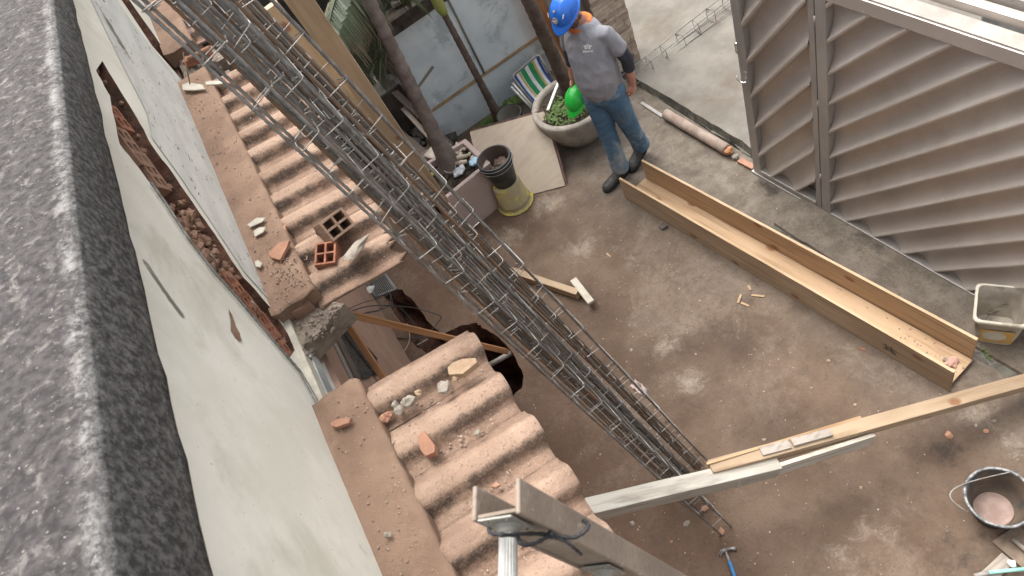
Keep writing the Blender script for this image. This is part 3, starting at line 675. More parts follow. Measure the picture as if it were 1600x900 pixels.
canopy('middle stretch of clay tiles between two broken gaps, under the rebar bundle', [2.46+.226*i for i in range(0, 10)], M['tile'], -.13, (2.44, 4.80), 40, first_broken=True)
canopy('far stretch of dark weathered tiles at the top beyond the small gap', [5.35+.226*i for i in range(0, 10)], M['tile_far'], -.12, (5.22, 8.0), 60, first_broken=True)
# broken mortar and exposed brick where the canopy was cut away
def crumble(label, quad, seed, z=2.5, nr=60, rr=(.01, .035)):
    rnd = random.Random(seed); mb = MB()
    q = [zp(u, v, z) for u, v in quad]
    for i in range(nr):
        a, b = rnd.random(), rnd.random(); p = (q[0].lerp(q[1], a)).lerp(q[3].lerp(q[2], a), b)
        mb.rock(p+V((0, 0, rnd.uniform(-.06, .0))), rnd.uniform(*rr), seed*100+i, 1)
    return mb
ct = thing('broken_canopy_edge', 'crumbled grey mortar and bricks where the canopy is broken out beside the wall slot', 'rubble', zp(470, 520, 2.5))
g1 = MB(); 
def slab_grid(px, z0, z1, nx, ny, amp, seed):
    """lumpy solid block between z0 and z1 over the quad px (pixel outline on z1)"""
    q = [zp(u, v, z1) for u, v in px]; mb = MB(); top = []
    for i in range(nx+1):
        for j in range(ny+1):
            p = (q[0].lerp(q[1], i/nx)).lerp(q[3].lerp(q[2], i/nx), j/ny)
            p = p+V((noise.noise(p*9)*amp*.4, noise.noise(p*9+V((7, 3, 1)))*amp*.4, noise.noise(p*12+V((1, 1, 5)))*amp*1.4+abs(noise.noise(p*30))*amp*1.2+noise.noise(p*80)*amp*.4)); top.append(p)
    m_ = ny+1; fs = [(i*m_+j, (i+1)*m_+j, (i+1)*m_+j+1, i*m_+j+1) for i in range(nx) for j in range(ny)]
    ring = [i*m_ for i in range(nx+1)]+[nx*m_+j for j in range(1, m_)]+[i*m_+ny for i in range(nx-1, -1, -1)]+[j for j in range(ny-1, 0, -1)]
    N = len(top); low = [V((top[r].x+noise.noise(top[r]*20)*.01, top[r].y, z0)) for r in ring]; R_ = len(ring)
    fs += [(ring[i], ring[(i+1) % R_], N+(i+1) % R_, N+i) for i in range(R_)]
    mb.add(top+low, fs, False); return mb
part('mortar_lump', slab_grid(((440, 498), (500, 470), (540, 476), (464, 556)), 2.36, 2.472, 40, 28, .010, 2), M['mortar'], ct)
part('mortar_lump', slab_grid(((452, 548), (476, 538), (484, 556), (474, 585)), 2.3, 2.44, 12, 12, .03, 3), M['mortar'], ct)
part('mortar_crumbs', crumble('', ((445, 500), (530, 470), (520, 490), (466, 570)), 5, 2.50, 90, (.003, .010)), M['mortar'], ct, kind='stuff')
part('brick', MB().beam(zp(458, 486, 2.50), zp(488, 470, 2.50), .075, .06, seg=3, jit=.003), M['brick_dusty'], ct, .003)
ct2 = thing('broken_canopy_gap', 'small broken gap of bricks and mortar between the middle and far canopy tiles', 'rubble', zp(320, 110, 2.5))
part('mortar_lump', slab_grid(((278, 90), (322, 82), (330, 128), (296, 150)), 2.2, 2.48, 12, 10, .03, 6), M['mortar'], ct2)
part('mortar_lump', slab_grid(((322, 78), (372, 62), (372, 84), (325, 108)), 2.2, 2.45, 10, 6, .02, 7), M['mortar'], ct2)
part('brick', MB().beam(zp(290, 98, 2.53), zp(330, 84, 2.53), .06, .05, seg=3, jit=.004), M['brick'], ct2, .003)
part('red_pipe', bar([zp(294, 92, 2.56), zp(328, 74, 2.58)], .016, 8), M['shard'], ct2)
part('mortar_crumbs', crumble('', ((285, 95), (335, 85), (370, 125), (310, 150)), 8, 2.48, 50, (.006, .022)), M['mortar'], ct2, kind='stuff')
# dark ceiling hollow below the gaps: window shutter housing on the wall under the broken edge
ws = thing('window_shutter', 'stack of white, brown and grey shutter rails on the wall below the broken canopy', 'shutter', xp(520, 560, XW))
def rail_on_wall(name, u0, u1, m, off):
    """horizontal rail along the wall whose height span is read at image row 560"""
    a, b = xp(u0, 560, XW+off), xp(u1, 560, XW+off); zt, zb = a.z, b.z; yc = 2.2
    mb = MB().box((XW+off/2, 2.55, (zt+zb)/2), (off, 1.9, abs(zt-zb))); part(name, mb, m, ws, .002)
rail_on_wall('shutter_rail', 478, 487, M['plaster_chip'], .03)
rail_on_wall('shutter_rail', 487.6, 498, M['mossy'], .035)
rail_on_wall('shutter_rail', 498.6, 512, M['white_plastic'], .025)
rail_on_wall('wooden_sill', 513, 530, M['salmon'], .05)
rail_on_wall('lower_rail', 533, 541, M['gate_frame'], .02)
rail_on_wall('lower_rail', 541.5, 549, M['brown_slab'], .03)
rc = cdt(jag([(lambda p: V((p.y, p.z)))(xp(u, v, XW+.01)) for u, v in ((497, 500), (530, 488), (590, 560), (594, 585), (562, 592), (545, 570))], 5, .012, 4), [], lambda p: V((XW+.012+.01*noise.noise(V((p[0]*30, p[1]*30, 0))), p[0], p[1])))
part('roughcast', rc, M['rough_grey'], hx)

# ---------------------------------------------------------------- rebar cages leaning on the canopy
def cage(label, B, T, su, width=.080, depth=.165, sp=.185, m=None, rust=(0, 0, 0, 0), t0=.02, ribbed=True, name='rebar_cage', group='bundle of rebar cages', sw=.0022, off=0, br=.0058, smat=None, phase=.04):
    B, T = V(B), V(T); d = (T-B).normalized(); s = V(su); s = (s-d*s.dot(d)).normalized(); u = s.cross(d).normalized(); L_ = (T-B).length
    t = thing(name, label, 'rebar cage', B, group)
    rnd = random.Random(int(B.x*1000)+int(B.y*777))
    for k, (q, r) in enumerate(((-1, -1), (1, -1), (1, 1), (-1, 1))):
        o = s*(q*width/2)+u*(r*depth/2); pts = []; n = int(L_/.010) if ribbed else int(L_/.12)
        ph = rnd.random()*9; ext = rnd.uniform(-.10, .04)
        for i in range(n+1):
            tt = i/n; p = B.lerp(T, tt)+d*(ext*(1-tt)); wv = .006*noise.noise(V((tt*6+ph, k, 0))); w2 = .006*noise.noise(V((tt*5+ph, k, 7)))
            pts.append(p+o+s*wv+u*w2)
        part('bar', MB().tube(pts, br, 6, rf=rib if ribbed else None), M['rusty'] if rust[k] else (m or M['steel']), t)
    hw, hd = width/2+br+sw*.6, depth/2+br+sw*.6; rr = .010
    def sq():
        out = []
        for (cx, cy, a0) in ((hw-rr, hd-rr, 0), (-hw+rr, hd-rr, 90), (-hw+rr, -hd+rr, 180), (hw-rr, -hd+rr, 270)):
            for a in (0, 45, 90): out.append(V((cx+rr*math.cos(R(a0+a)), cy+rr*math.sin(R(a0+a)), 0)))
        out.append(out[0]+V((0, 0, .004))); out.append(V((hw-.035, hd-.03, .006)))   # bent hook tail inwards
        return out
    key = ('st', round(width, 3), round(depth, 3), (smat or M['wire']).name)
    if key not in CACHE:
        mb = MB().tube([V((hw-.03, hd-.035, -.006))]+sq(), sw, 6); CACHE[key] = mb.mesh('stirrup', smat or M['wire'])
    n = int(L_/sp); base = Matrix((s, u, d)).transposed().to_4x4()
    for i in range(n):
        p = d*((i+.5)*sp+phase+rnd.uniform(-.012, .012)); o = bpy.data.objects.new('stirrup', CACHE[key]); col.objects.link(o); o.parent = t
        o.location = p+s*rnd.uniform(-.003, .003); tl = Matrix.Rotation(rnd.gauss(0, .16), 4, 'X')@Matrix.Rotation(rnd.gauss(0, .10), 4, 'Y')
        fl = Matrix.Rotation(math.pi*rnd.choice((0, 1)), 4, 'Z'); o.rotation_mode = 'QUATERNION'; o.rotation_quaternion = (base@tl@fl).to_quaternion()
    return t
CACHE = {}
# (bottom pixel on the ground, top pixel, top distance)
SU = (1, .05, .1)
def cg(label, ub, vb, zb, ut, vt, dt, **k):
    B = zp(ub, vb, zb); T = dp(ut, vt, dt); T = B+(T-B)*1.16; return cage(label, B, T, SU, **k)
cg('leftmost rebar cage of the leaning bundle, its feet sticking out furthest', 1118, 812, .03, 252, 2, 2.02, rust=(0, 0, 0, 0))
cg('middle rebar cage on top of the leaning bundle, right of the leftmost one', 1062, 738, .1, 322, 0, 2.10, rust=(0, 0, 0, 1), phase=.09)
cg('rightmost rebar cage of the leaning bundle, nearest the yellow bucket', 1088, 716, .04, 396, 0, 2.22, rust=(0, 0, 0, 1), phase=.02)
cg('lower rebar cage hidden between the leftmost and middle cages of the bundle', 1078, 770, .03, 290, -5, 2.2, rust=(0, 0, 0, 1), phase=.12, sp=.16)
cg('lower rebar cage under the gap between the middle and rightmost cages', 1075, 728, .03, 362, -6, 2.3, rust=(0, 0, 1, 0), phase=.06, sp=.16)
cg('rusty rebar cage at the back of the bundle, against the pine planks', 1052, 735, .03, 330, 0, 2.45, rust=(0, 1, 0, 0), phase=.03, smat=M['dark_wire'])
rnd = random.Random(41)
for i in range(17):
    k = i/16; mm = 'rusty' if i in (3, 8, 13) else 'steel'; dt = 2.16+.22*k+(.18 if i % 2 else 0); ub, vb, ut, vt = 1040+60*k+rnd.uniform(-6, 6), 748-20*k, 256+136*k+rnd.uniform(-5, 5), -8
    B = zp(ub, vb, .05); T = dp(ut, vt, dt); T = B+(T-B)*1.15; n = int((T-B).length/.012); ph = rnd.random()*9
    pts = [B.lerp(T, q/n)+CR*(.013*noise.noise(V((q/n*3+ph, 1, 0))))+CD*(.013*noise.noise(V((q/n*3+ph, 5, 0)))) for q in range(n+1)]
    single('loose_bar', MB().tube(pts, .0052, 6, rf=rib), M[mm], ('rusty brown' if mm == 'rusty' else 'grey steel')+' loose reinforcing bar threaded lengthwise through the leaning bundle of cages', 'rebar', 'loose '+('rusty' if mm == 'rusty' else 'grey')+' bars in the rebar bundle')
cloth = MB(); rnd = random.Random(2)
p0 = zp(998, 606, .42)
for i in range(7):
    for j in range(7):
        q = p0+(CR*.8+CD*.6)*((i-3)*.02)+(CD*.7-CR*.5)*((j-3)*.012)-CF*.02+V((.022*noise.noise(V((i*.9, j*.7, 21))), .022*noise.noise(V((i*.8, j*.9, 31))), .05*noise.noise(V((i*.6, j*.7, 2)))+.03*noise.noise(V((i*1.5, j*1.4, 8))))); cloth.v.append(q)
for i in range(6):
    for j in range(6): cloth.f.append([i*7+j, i*7+j+1, i*7+j+8, i*7+j+7]); cloth.sm.append(True); cloth.mi.append(0)
co = single('rag', cloth, M['bag_grey'], 'crumpled pinkish white scrap caught on the lower rebar cages', 'rag'); co.data.materials[0] = mat('pink_scrap', (.55, .42, .38), (.62, .52, .48), 14, .6, .4, 20)
sm_ = co.modifiers.new('s', 'SOLIDIFY'); sm_.thickness = .002

# ground cage lying by the street
B_, T_ = zp(872, 212, .07), zp(1180, -30, .17)
cage('thin rebar cage lying flat on the ground behind the worker, reaching the street', B_, T_, (0, 0, 1), width=.12, depth=.09, sp=.19, ribbed=False, group=None, br=.0046, sw=.0028, smat=M['dark_wire'], phase=.05)

# ---------------------------------------------------------------- planks behind the bundle
wooden('pine_plank', zp(716, 352, .03)-V((0, 0, 0)), dp(447, -30, 3.0), .108, .028, M['plank'], up=(-.1, -1, .3), label='wide pine plank leaning behind the rebar bundle, palest and widest', cat='plank')
wooden('pine_plank', zp(738, 372, .03), dp(420, 10, 3.45), .09, .026, M['plank'], up=(-.1, -1, .3), label='narrow pine plank leaning under the rebar bundle below the wide one', cat='plank')
wooden('orange_tool_handle', dp(512, 205, 3.5), dp(590, 308, 3.9), .035, .02, M['orange_paint'], label='bright orange painted strip glimpsed under the rebar bundle', cat='strip')

# ---------------------------------------------------------------- boards in the foreground
# both boards rest high on the canopy side, pass over the feet of the cages and come down to the ground at the right
def bz(u): return 1.08-.00136*(u-905)
def pxu(p): d = p-CAM; return 800+FPX*d.dot(CR)/d.dot(CF)
def online(a, b, u, lift=0):
    lo, hi = -.2, 1.2
    for _ in range(40):
        m_ = (lo+hi)/2
        if pxu(a.lerp(b, m_)) < u: lo = m_
        else: hi = m_
    return a.lerp(b, lo)+V((0, 0, lift))
fb = thing('formwork_beam', 'pale grey cement-stained formwork beam passing over the feet of the rebar cages', 'board', zp(920, 800, bz(920)))
A0, A1 = zp(893, 803, bz(893)), zp(1212, 727, bz(1212))
wooden('board', A0, A1, .092, .105, M['grey_wood'], fb, bevel=.004, seg=5, jit=.0015)
w0, w1 = zp(1150, 749, bz(1150)+.045), zp(1362, 681, bz(1362)+.045)
wooden('side_board', w0+V((0, 0, -.05)), w1+V((0, 0, -.05)), .020, .105, M['grey_wood'], fb)
wooden('painted_edge', w0+V((0, 0, .0055)), w1+V((0, 0, .0055)), .022, .005, M['white_edge'], fb, bevel=0)
tb = thing('tan_formwork_board', 'long tan formwork board running from the grey beam down to the right edge', 'board', zp(1400, 650, bz(1400)))
t0, t1 = zp(1108, 733, bz(1108)+.03), zp(1640, 587, bz(1640)+.03)
wooden('board', t0, t1, .078, .065, M['pine_dusty'], tb, bevel=.003, seg=6, jit=.002)
wooden('thin_edge', zp(1104, 725, bz(1104)+.065), zp(1345, 652, bz(1345)+.065), .016, .010, M['pine'], tb)
single('wood_scrap', MB().beam(online(t0, t1, 1238, .046), online(t0, t1, 1298, .046), .045, .022), M['grey_wood2'], 'short weathered wood block lying on the tan formwork board', 'wood scrap', bevel=.003)
single('wood_scrap', MB().beam(online(t0, t1, 1190, .042), online(t0, t1, 1234, .042), .050, .012), M['grey_wood2'], 'flat splintered offcut at the left end of the tan formwork board', 'wood scrap', bevel=.002)

# ---------------------------------------------------------------- formwork trough
tr = thing('formwork_trough', 'long open pine formwork trough lying on the yard beside the gate', 'formwork', (1.95, 2.7, 0))
HT = .25
l0, l1 = zp(968, 279, .25), zp(1484, 611, 0); l0.z = 0; ddr = (l1-l0).normalized(); nn = V((-ddr.y, ddr.x, 0)); 
r0, r1 = zp(1003, 251, .25), zp(1527, 531, .25); r0.z = r1.z = 0
for a, b, nm in ((l0, l1, 'side_board'), (r0, r1, 'side_board')):
    wooden(nm, a+V((0, 0, HT/2+.004)), b+V((0, 0, HT/2+.004)), .019, HT, M['pine_dusty'] if a is l0 else M['pine'], tr, bevel=.0015, seg=14, jit=.0012)
    wooden('sawn_edge', a+V((0, 0, HT+.0055)), b+V((0, 0, HT+.0055)), .0185, .003, M['pine_cut'], tr, bevel=0)
m0, m1 = (l0+r0)/2, (l1+r1)/2
wooden('bottom_board', m0+V((0, 0, .03)), m1+V((0, 0, .03)), .218, .02, M['pine_floor'], tr, bevel=.0015)
for i in range(9):
    t = .06+i*.11
    for a, b in ((l0, l1), (r0, r1)):
        p = a.lerp(b, t)+V((0, 0, HT+.0075)); 
on = -nn*.0105
def mk(a, b):
    A_, B_ = [l0+ddr*((l1-l0).length*.86+p[0])+V((0, 0, p[1]))+on for p in (a, b)]
    part('pencil_mark', MB().beam(A_, B_, .004, .0012, up=tuple(nn)), M['cord'], tr)
for a, b in (((-.05, .11), (.05, .105)), ((-.03, .135), (-.02, .06)), ((.01, .14), (.02, .055)), ((-.04, .075), (.04, .08)), ((.0, .10), (.045, .06)), ((-.045, .065), (-.01, .10))): mk(a, b)
for a, b in ((l0, l1), (r0, r1)):
    for t in (.03, .18, .33, .48, .63, .78, .97):
        p = a.lerp(b, t)+V((0, 0, .03))-nn*(.0105 if a is l0 else -.0105); part('nail_head', MB().tube([p, p-nn*(.0012 if a is l0 else -.0012)], .0035, 8), M['rusty'], tr)
tb_ = MB()
for i in range(60):
    t = 1-random.random()**2*.5; s_ = random.uniform(-.09, .09); p = m0.lerp(m1, t)+nn*s_+V((0, 0, .042)); tb_.rock(p, random.uniform(.002, .006), i, 1)
single('sawdust', tb_, M['gravel'], 'dust and crumbs on the bottom of the pine trough', 'crumbs', kind='stuff')
c_ = zp(1487, 566, .05); single('brick_shard', MB().rock(c_, .034, 5, 2, .7, .4, 1.2), mat('pink_shard', (.55, .34, .28), (.48, .28, .22), 12, .9, .4), 'pinkish brick chip lying in the near end of the trough', 'shard')
single('cement_chip', MB().rock(zp(1476, 562, .05), .014, 6, 1), M['chunk'], 'small grey cement crumb beside the pink chip in the trough', 'cement chip')

# ---------------------------------------------------------------- gate
GA, GB = zp(1187, 262), zp(1520, 450); gd = (GB-GA).normalized(); gn = V((gd.y, -gd.x, 0))      # gn points to the yard
def G(al, h, off=0): return GA+gd*al+V((0, 0, h))+gn*off
gate = thing('metal_gate', 'beige metal louvred gate with a narrow door leaf and a wide diagonal panel', 'gate', GA)
def gbox(name, a0, a1, h0, h1, o0, o1, m=M['gate_frame'], bev=.003, par=None):
    q = [G(a0, h0, o0), G(a1, h0, o0), G(a1, h0, o1), G(a0, h0, o1)]; t_ = [p+V((0, 0, h1-h0)) for p in q]
    return part(name, MB().prism2(q, t_), m, par or gate, bev)
gbox('door_stile', .0, .075, .02, 2.0, -.02, .062); gbox('door_stile', .615, .66, .02, 2.0, -.02, .062)
gbox('door_bottom_rail', .077, .613, .035, .075, -.018, .068); gbox('door_top_rail', .077, .613, 1.90, 1.98, -.018, .061)
gbox('gate_post', .672, .745, .0, 2.0, -.025, .068)
gbox('bottom_rail', .747, 3.4, .02, .052, -.03, .071); gbox('threshold', -.02, 3.4, -.01, .018, -.04, .075)
gbox('top_rail', .747, 3.4, 1.905, 1.99, -.025, .07, M['gate']); gbox('top_cap', .7, 3.4, 1.992, 2.0, -.03, .06, M['rail_pale'])
gbox('track_rail', .3, 3.4, 2.0, 2.05, -.10, -.05, M['gate']); gbox('track_rail', .3, 3.4, 2.03, 2.09, -.165, -.115, M['rail_pale'])
gbox('track_bracket', 1.55, 1.59, 2.06, 2.13, -.20, -.168, M['bracket'])
def slats(a0, a1, h0, h1, ang, sp, phase, nm, width):
    """diagonal louvre slats, each its own sheet with a folded lip, clipped to the panel"""
    ca, sa = math.cos(ang), math.sin(ang); dirv = (ca, sa); perp = (-sa, ca)
    # profile across the slat: (offset along perp, depth toward the yard)
    W_ = width/.17; prof = [(-.010, .0), (-.004, .030), (.0, .062), (.003, .066), (.015, .068), (.019, .066), (.029*W_, .053), (.041*W_, .040), (.055*W_, .028), (.072*W_, .017), (.092*W_, .009), (.115*W_, .004), (.14*W_, .003), (width+.002, .006)]
    k = 0; c = phase
    while True:
        pts = []
        ok = True
        for (q, dd) in prof:
            # line: origin at (0, c) in (al,h) plus perp*q
            ox, oy = a0+perp[0]*q, c+perp[1]*q
            tmin, tmax = -9, 9
            for (o_, d_, lo, hi) in ((ox, ca, a0, a1), (oy, sa, h0, h1)):
                t1_, t2_ = (lo-o_)/d_, (hi-o_)/d_
                tmin = max(tmin, min(t1_, t2_)); tmax = min(tmax, max(t1_, t2_))
            if tmax <= tmin: pts.append(None)
            else: pts.append(((ox+ca*tmin, oy+sa*tmin, dd), (ox+ca*tmax, oy+sa*tmax, dd)))
        good = [p for p in pts if p]
        if len(good) >= 3:
            mb = MB(); N = 7; n = len(good)
            for a, b in good:
                for i in range(N+1): t = i/N; mb.v.append(G(a[0]+(b[0]-a[0])*t, a[1]+(b[1]-a[1])*t, a[2]+.0015*math.sin(t*9+k)))
            for i in range(n-1):
                for j in range(N): mb.f.append([i*(N+1)+j, i*(N+1)+j+1, (i+1)*(N+1)+j+1, (i+1)*(N+1)+j]); mb.sm.append(True); mb.mi.append(0)
            part('slat', mb, M['gate'], gate)
        c += sp; k += 1
        if c > h1+.1: break
sp1 = .31; sp2 = .2437
slats(.077, .613, .06, 1.90, R(52.3), sp1, .085+.0-sp1*2+.14, 'slat', sp1*math.cos(R(52.3)))
slats(.747, 3.35, .045, 1.903, R(46.5), sp2, .385-sp2*14, 'slat', sp2*math.cos(R(46.5)))
# edge flanges (scalloped shade line in the photo is the slat ends meeting the post)
gbox('inner_flange', .747, .752, .077, 1.9, -.03, .0, M['gate'], 0); gbox('inner_flange', .078, .083, .087, 1.9, -.03, .0, M['gate'], 0)
back = MB().add([G(.07, .05, -.035), G(3.4, .05, -.035), G(3.4, 1.95, -.035), G(.07, 1.95, -.035)], [(0, 1, 2, 3)]); part('back_sheet', back, M['gate'], gate)
hp = G(.045, 1.03, .03)
lever = MB().tube([G(.06, 1.0, .06), G(.06, 1.0, .08), G(.045, .995, .088), G(-.01, 1.0, .085), G(-.02, 1.03, .08)], .006, 8); part('handle', lever, M['chrome'], gate)
gbox('lock_plate', .045, .068, .93, 1.08, .062, .066, M['gate_frame'], .001)
part('bolt', MB().tube([G(.01, 1.22, .06), G(-.002, 1.23, .068), G(-.002, 1.30, .068), G(.01, 1.31, .06)], .006, 8), M['chrome'], gate)
for h in (.35, 1.05, 1.7): part('hinge', MB().tube([G(.666, h, .064), G(.666, h+.07, .064)], .007, 8), M['gate_frame'], gate)
# neighbour wall beyond the gate
nw = thing('street_wall', 'grey stained concrete wall top beyond the gate at the top right corner', 'wall', (3.3, 1, 0))
part('wall', MB().prism([G(-.0+1.3, 0, -.45), G(3.6, 0, -.45), G(3.6, 0, -.62), G(1.3, 0, -.62)], (0, 0, 2.28)), M['mossy'], nw, .01)
part('wall_foot', MB().prism([G(1.29, 0, -.44), G(3.6, 0, -.44), G(3.6, 0, -.452), G(1.29, 0, -.452)], (0, 0, .3)), M['mortar'], nw)

# ---------------------------------------------------------------- back of the yard
bw = thing('blue_sheet_wall', 'pale blue painted sheet wall across the back of the yard behind the palms', 'wall', (1.3, 6.05, 0))
YB = 6.02
def bpanel(x0, x1, z0, z1, y=YB, m=M['blue'], nm='blue_panel', th=.02): return part(nm, MB().box(((x0+x1)/2, y+th/2, (z0+z1)/2), (x1-x0, th, z1-z0)), m, bw, .002)
bpanel(.69, 1.335, .12+.33, 1.33); bpanel(1.345, 2.06, .33+.12, 1.62); bpanel(.69, 2.06, 0, .42, YB+.004)
bpanel(.66, .688, 0, 1.36, YB-.01, M['gate_frame'], 'corner_post', .05)
part('batten', MB().box((1.375, YB-.006, .436), (1.37, .014, .026)), M['batten'], bw, .002)
part('tape_strip', MB().beam(V((.70, YB-.002, .735)), V((.93, YB-.002, .83)), .003, .03, up=(0, 0, 1)), M['post_grey'], bw)
part('pipe', MB().tube([V((1.34, YB-.01, .45)), V((1.335, YB-.012, 1.7))], .010, 8), M['post_grey'], bw)
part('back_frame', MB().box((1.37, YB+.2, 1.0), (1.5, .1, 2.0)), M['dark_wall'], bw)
te = thing('brown_terrace', 'dark brown slab with a rough dark edge above the blue sheets', 'slab', (1.0, 6.3, 1.36))
part('slab', MB().box((.96, 6.65, 1.41), (.74, 1.3, .09)), M['brown_slab'], te, .01)
be = MB().beam(V((.60, 5.975, 1.40)), V((1.335, 5.975, 1.40)), .05, .13, seg=14, jit=.008); part('edge_beam', be, M['beam'], te)
part('loose_offcut', MB().beam(zp(612, 8, 1.50), zp(640, -6, 1.50), .07, .03), M['grey_wood2'], te, .003)
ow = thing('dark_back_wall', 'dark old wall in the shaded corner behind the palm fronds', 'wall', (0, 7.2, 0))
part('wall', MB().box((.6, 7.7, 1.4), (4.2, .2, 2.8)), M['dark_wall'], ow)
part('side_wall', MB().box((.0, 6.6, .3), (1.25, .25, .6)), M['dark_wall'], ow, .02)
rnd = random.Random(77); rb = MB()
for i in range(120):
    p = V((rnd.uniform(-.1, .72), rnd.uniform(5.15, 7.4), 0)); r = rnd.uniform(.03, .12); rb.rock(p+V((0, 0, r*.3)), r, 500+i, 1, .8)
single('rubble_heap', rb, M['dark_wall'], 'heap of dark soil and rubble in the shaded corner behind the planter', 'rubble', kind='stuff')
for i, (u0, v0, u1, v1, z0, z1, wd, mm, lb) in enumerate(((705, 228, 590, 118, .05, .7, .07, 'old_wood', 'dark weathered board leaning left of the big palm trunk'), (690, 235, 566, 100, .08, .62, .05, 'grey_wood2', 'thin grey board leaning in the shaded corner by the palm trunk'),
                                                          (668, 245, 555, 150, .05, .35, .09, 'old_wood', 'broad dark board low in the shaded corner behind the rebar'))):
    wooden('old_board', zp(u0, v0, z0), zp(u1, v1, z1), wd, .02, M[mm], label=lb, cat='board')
for i, (u, v, z, sx, sy, sz) in enumerate(((690, 245, .25, .22, .2, .2), (668, 262, .1, .26, .2, .2))):
    p = zp(u, v, z); single('concrete_block', MB().box(p, (sx, sy, sz), Matrix.Rotation(.4+i, 3, 'Z')), M['pot'] if i == 0 else M['brown_slab'], ('pale grey block beside the planter and palm foot', 'darker brown block in front of the pale grey one')[i], 'block', bevel=.012)

# palms
def palm(label, base, top, r0, r1, m, shaft=False, seed=0, flare=1.5, bend=0):
    t = thing('palm_tree', label, 'palm tree', base); base, top = V(base), V(top); n = 90; pts = []; rr = []
    for i in range(n+1):
        k = i/n; p = base.lerp(top, k)+V((bend*math.sin(k*math.pi), 0, 0)); pts.append(p)
        r = r0+(r1-r0)*k+(r0*(flare-1))*math.exp(-k*9); r *= 1+.045*math.sin(i*1.15+noise.noise(V((i*.3, seed, 0)))*2)*(1 if i > 12 else .3); rr.append(r)
    part('trunk', MB().tube(pts, rr, 16), m, t)
    if shaft:
        d = (top-base).normalized(); part('crownshaft', MB().tube([top, top+d*.06, top+d*.2, top+d*.95], [r1*1.15, r1*1.7, r1*1.6, r1*.8], 14), M['shaft'], t); top = top+d*.4
    return t, top
def frond(parent, base, dirn, length, droop, nleaf=26, leaf=.34, m=None, seed=0):
    rnd = random.Random(seed); d = V(dirn).normalized(); pts = []
    for i in range(15):
        k = i/14; pts.append(V(base)+d*length*k+V((0, 0, -droop*k*k)))
    part('frond_stem', MB().tube(pts, [.012*(1-.8*i/14)+.002 for i in range(15)], 6), m or M['frond'], parent)
    mb = MB()
    for i in range(nleaf):
        k = .12+.88*i/nleaf; j = min(int(k*14), 13); p = pts[j].lerp(pts[j+1], k*14-j); tg = (pts[j+1]-pts[j]).normalized(); sd_ = tg.cross(V((0, 0, 1))).normalized()
        for q in (-1, 1):
            L_ = leaf*(1-.5*abs(k-.45))*rnd.uniform(.8, 1.1); ld = (sd_*q*.75+tg*.75+V((0, 0, -.25+rnd.uniform(-.2, .15)))).normalized(); w_ = .012
            a = p; b = p+ld*L_*.5+V((0, 0, -.02)); c = p+ld*L_+V((0, 0, -.16*L_/leaf)); wv = ld.cross(V((0, 0, 1))).normalized()*w_
            mb.add([a-wv*.5, a+wv*.5, b+wv, b-wv, c], [(0, 1, 2, 3), (3, 2, 4)], False)
    part('leaflets', mb, m or M['frond'], parent)
pA, topA = palm('big grey palm trunk leaning out of the pinkish planter', zp(705, 262, .40), dp(556, -40, 5.35), .062, .050, M['trunk'], seed=1, flare=2.0)
d_ = (topA-zp(705, 262, .42)).normalized(); topA2 = topA+d_*2.6; part('trunk_top', MB().tube([topA, topA2], .05, 12), M['trunk'], pA)
for i in range(9): a = i*.7+.3; frond(pA, topA2, (math.cos(a), math.sin(a), 1.0), 1.2, .5, seed=i)
pB, topB = palm('slender middle palm trunk with a green crownshaft in front of the blue sheets', zp(783, 190, .02), yp(694, 22, 5.72), .038, .028, M['trunk_dark'], True, 2, 1.9)
for i in range(8): a = i*.8; frond(pB, topB+V((0, 0, .5)), (math.cos(a)*.5, math.sin(a)*.5, 1.6), .9, .1, 20, .25, seed=20+i)
pC, topC = palm('dark palm trunk rising from the round pot beside the worker', zp(893, 150, .38), dp(812, -30, 5.2), .058, .05, M['trunk_dark'], False, 3, 1.5)
pC['label'] = 'dark palm trunk rising from the round pot beside the worker'
topC2 = topC+(topC-zp(893, 150, .38)).normalized()*2.6; part('trunk_top', MB().tube([topC, topC2], .05, 12), M['trunk_dark'], pC)
for i in range(8): a = i*.8+.2; frond(pC, topC2, (math.cos(a), math.sin(a), .7), 1.1, .8, seed=40+i)
pd = thing('low_palm', 'drooping dark green palm fronds in the shaded corner left of the big trunk', 'palm tree', (.3, 6.3, 0))
rnd = random.Random(31); crown = dp(585, -15, 5.9)
part('trunk', MB().tube([V((.55, 6.7, 0)), V((.5, 6.6, 1)), crown], .04, 10), M['trunk_dark'], pd)
for i, (u, v, d, L_) in enumerate(((508, 110, 5.5, 1), (522, 70, 5.4, 1), (545, 120, 5.9, 1), (560, 125, 6.1, 1), (575, 130, 6.2, 1), (590, 120, 6.2, 1), (600, 100, 6.1, 1), (530, 30, 5.6, 1), (520, 100, 5.8, 1), (553, 90, 5.7, 1), (612, 20, 6.2, 1), (640, 10, 6.2, 1))):
    e = dp(u, v, d); vv = e-crown; frond(pd, crown+V((0, 0, .25)), vv+V((0, 0, .1)), vv.length*.95, .22, 22, .30, M['frond'] if i % 3 else M['frond_dry'], 60+i)
for i in range(46):
    u, v = rnd.uniform(510, 610), rnd.uniform(60, 140); a = dp(u+rnd.uniform(-6, 16), v-rnd.uniform(45, 75), 5.6+rnd.random()*.5); b = dp(u, v, 5.6+rnd.random()*.4); mid = (a+b)/2+V((rnd.uniform(-.03, .03), 0, .04)); wv = CR*.011
    mb = MB().add([a-wv*.4, a+wv*.4, mid+wv, mid-wv, b], [(0, 1, 2, 3), (3, 2, 4)]); part('leaf', mb, M['frond'] if i % 4 else M['frond_dry'], pd)

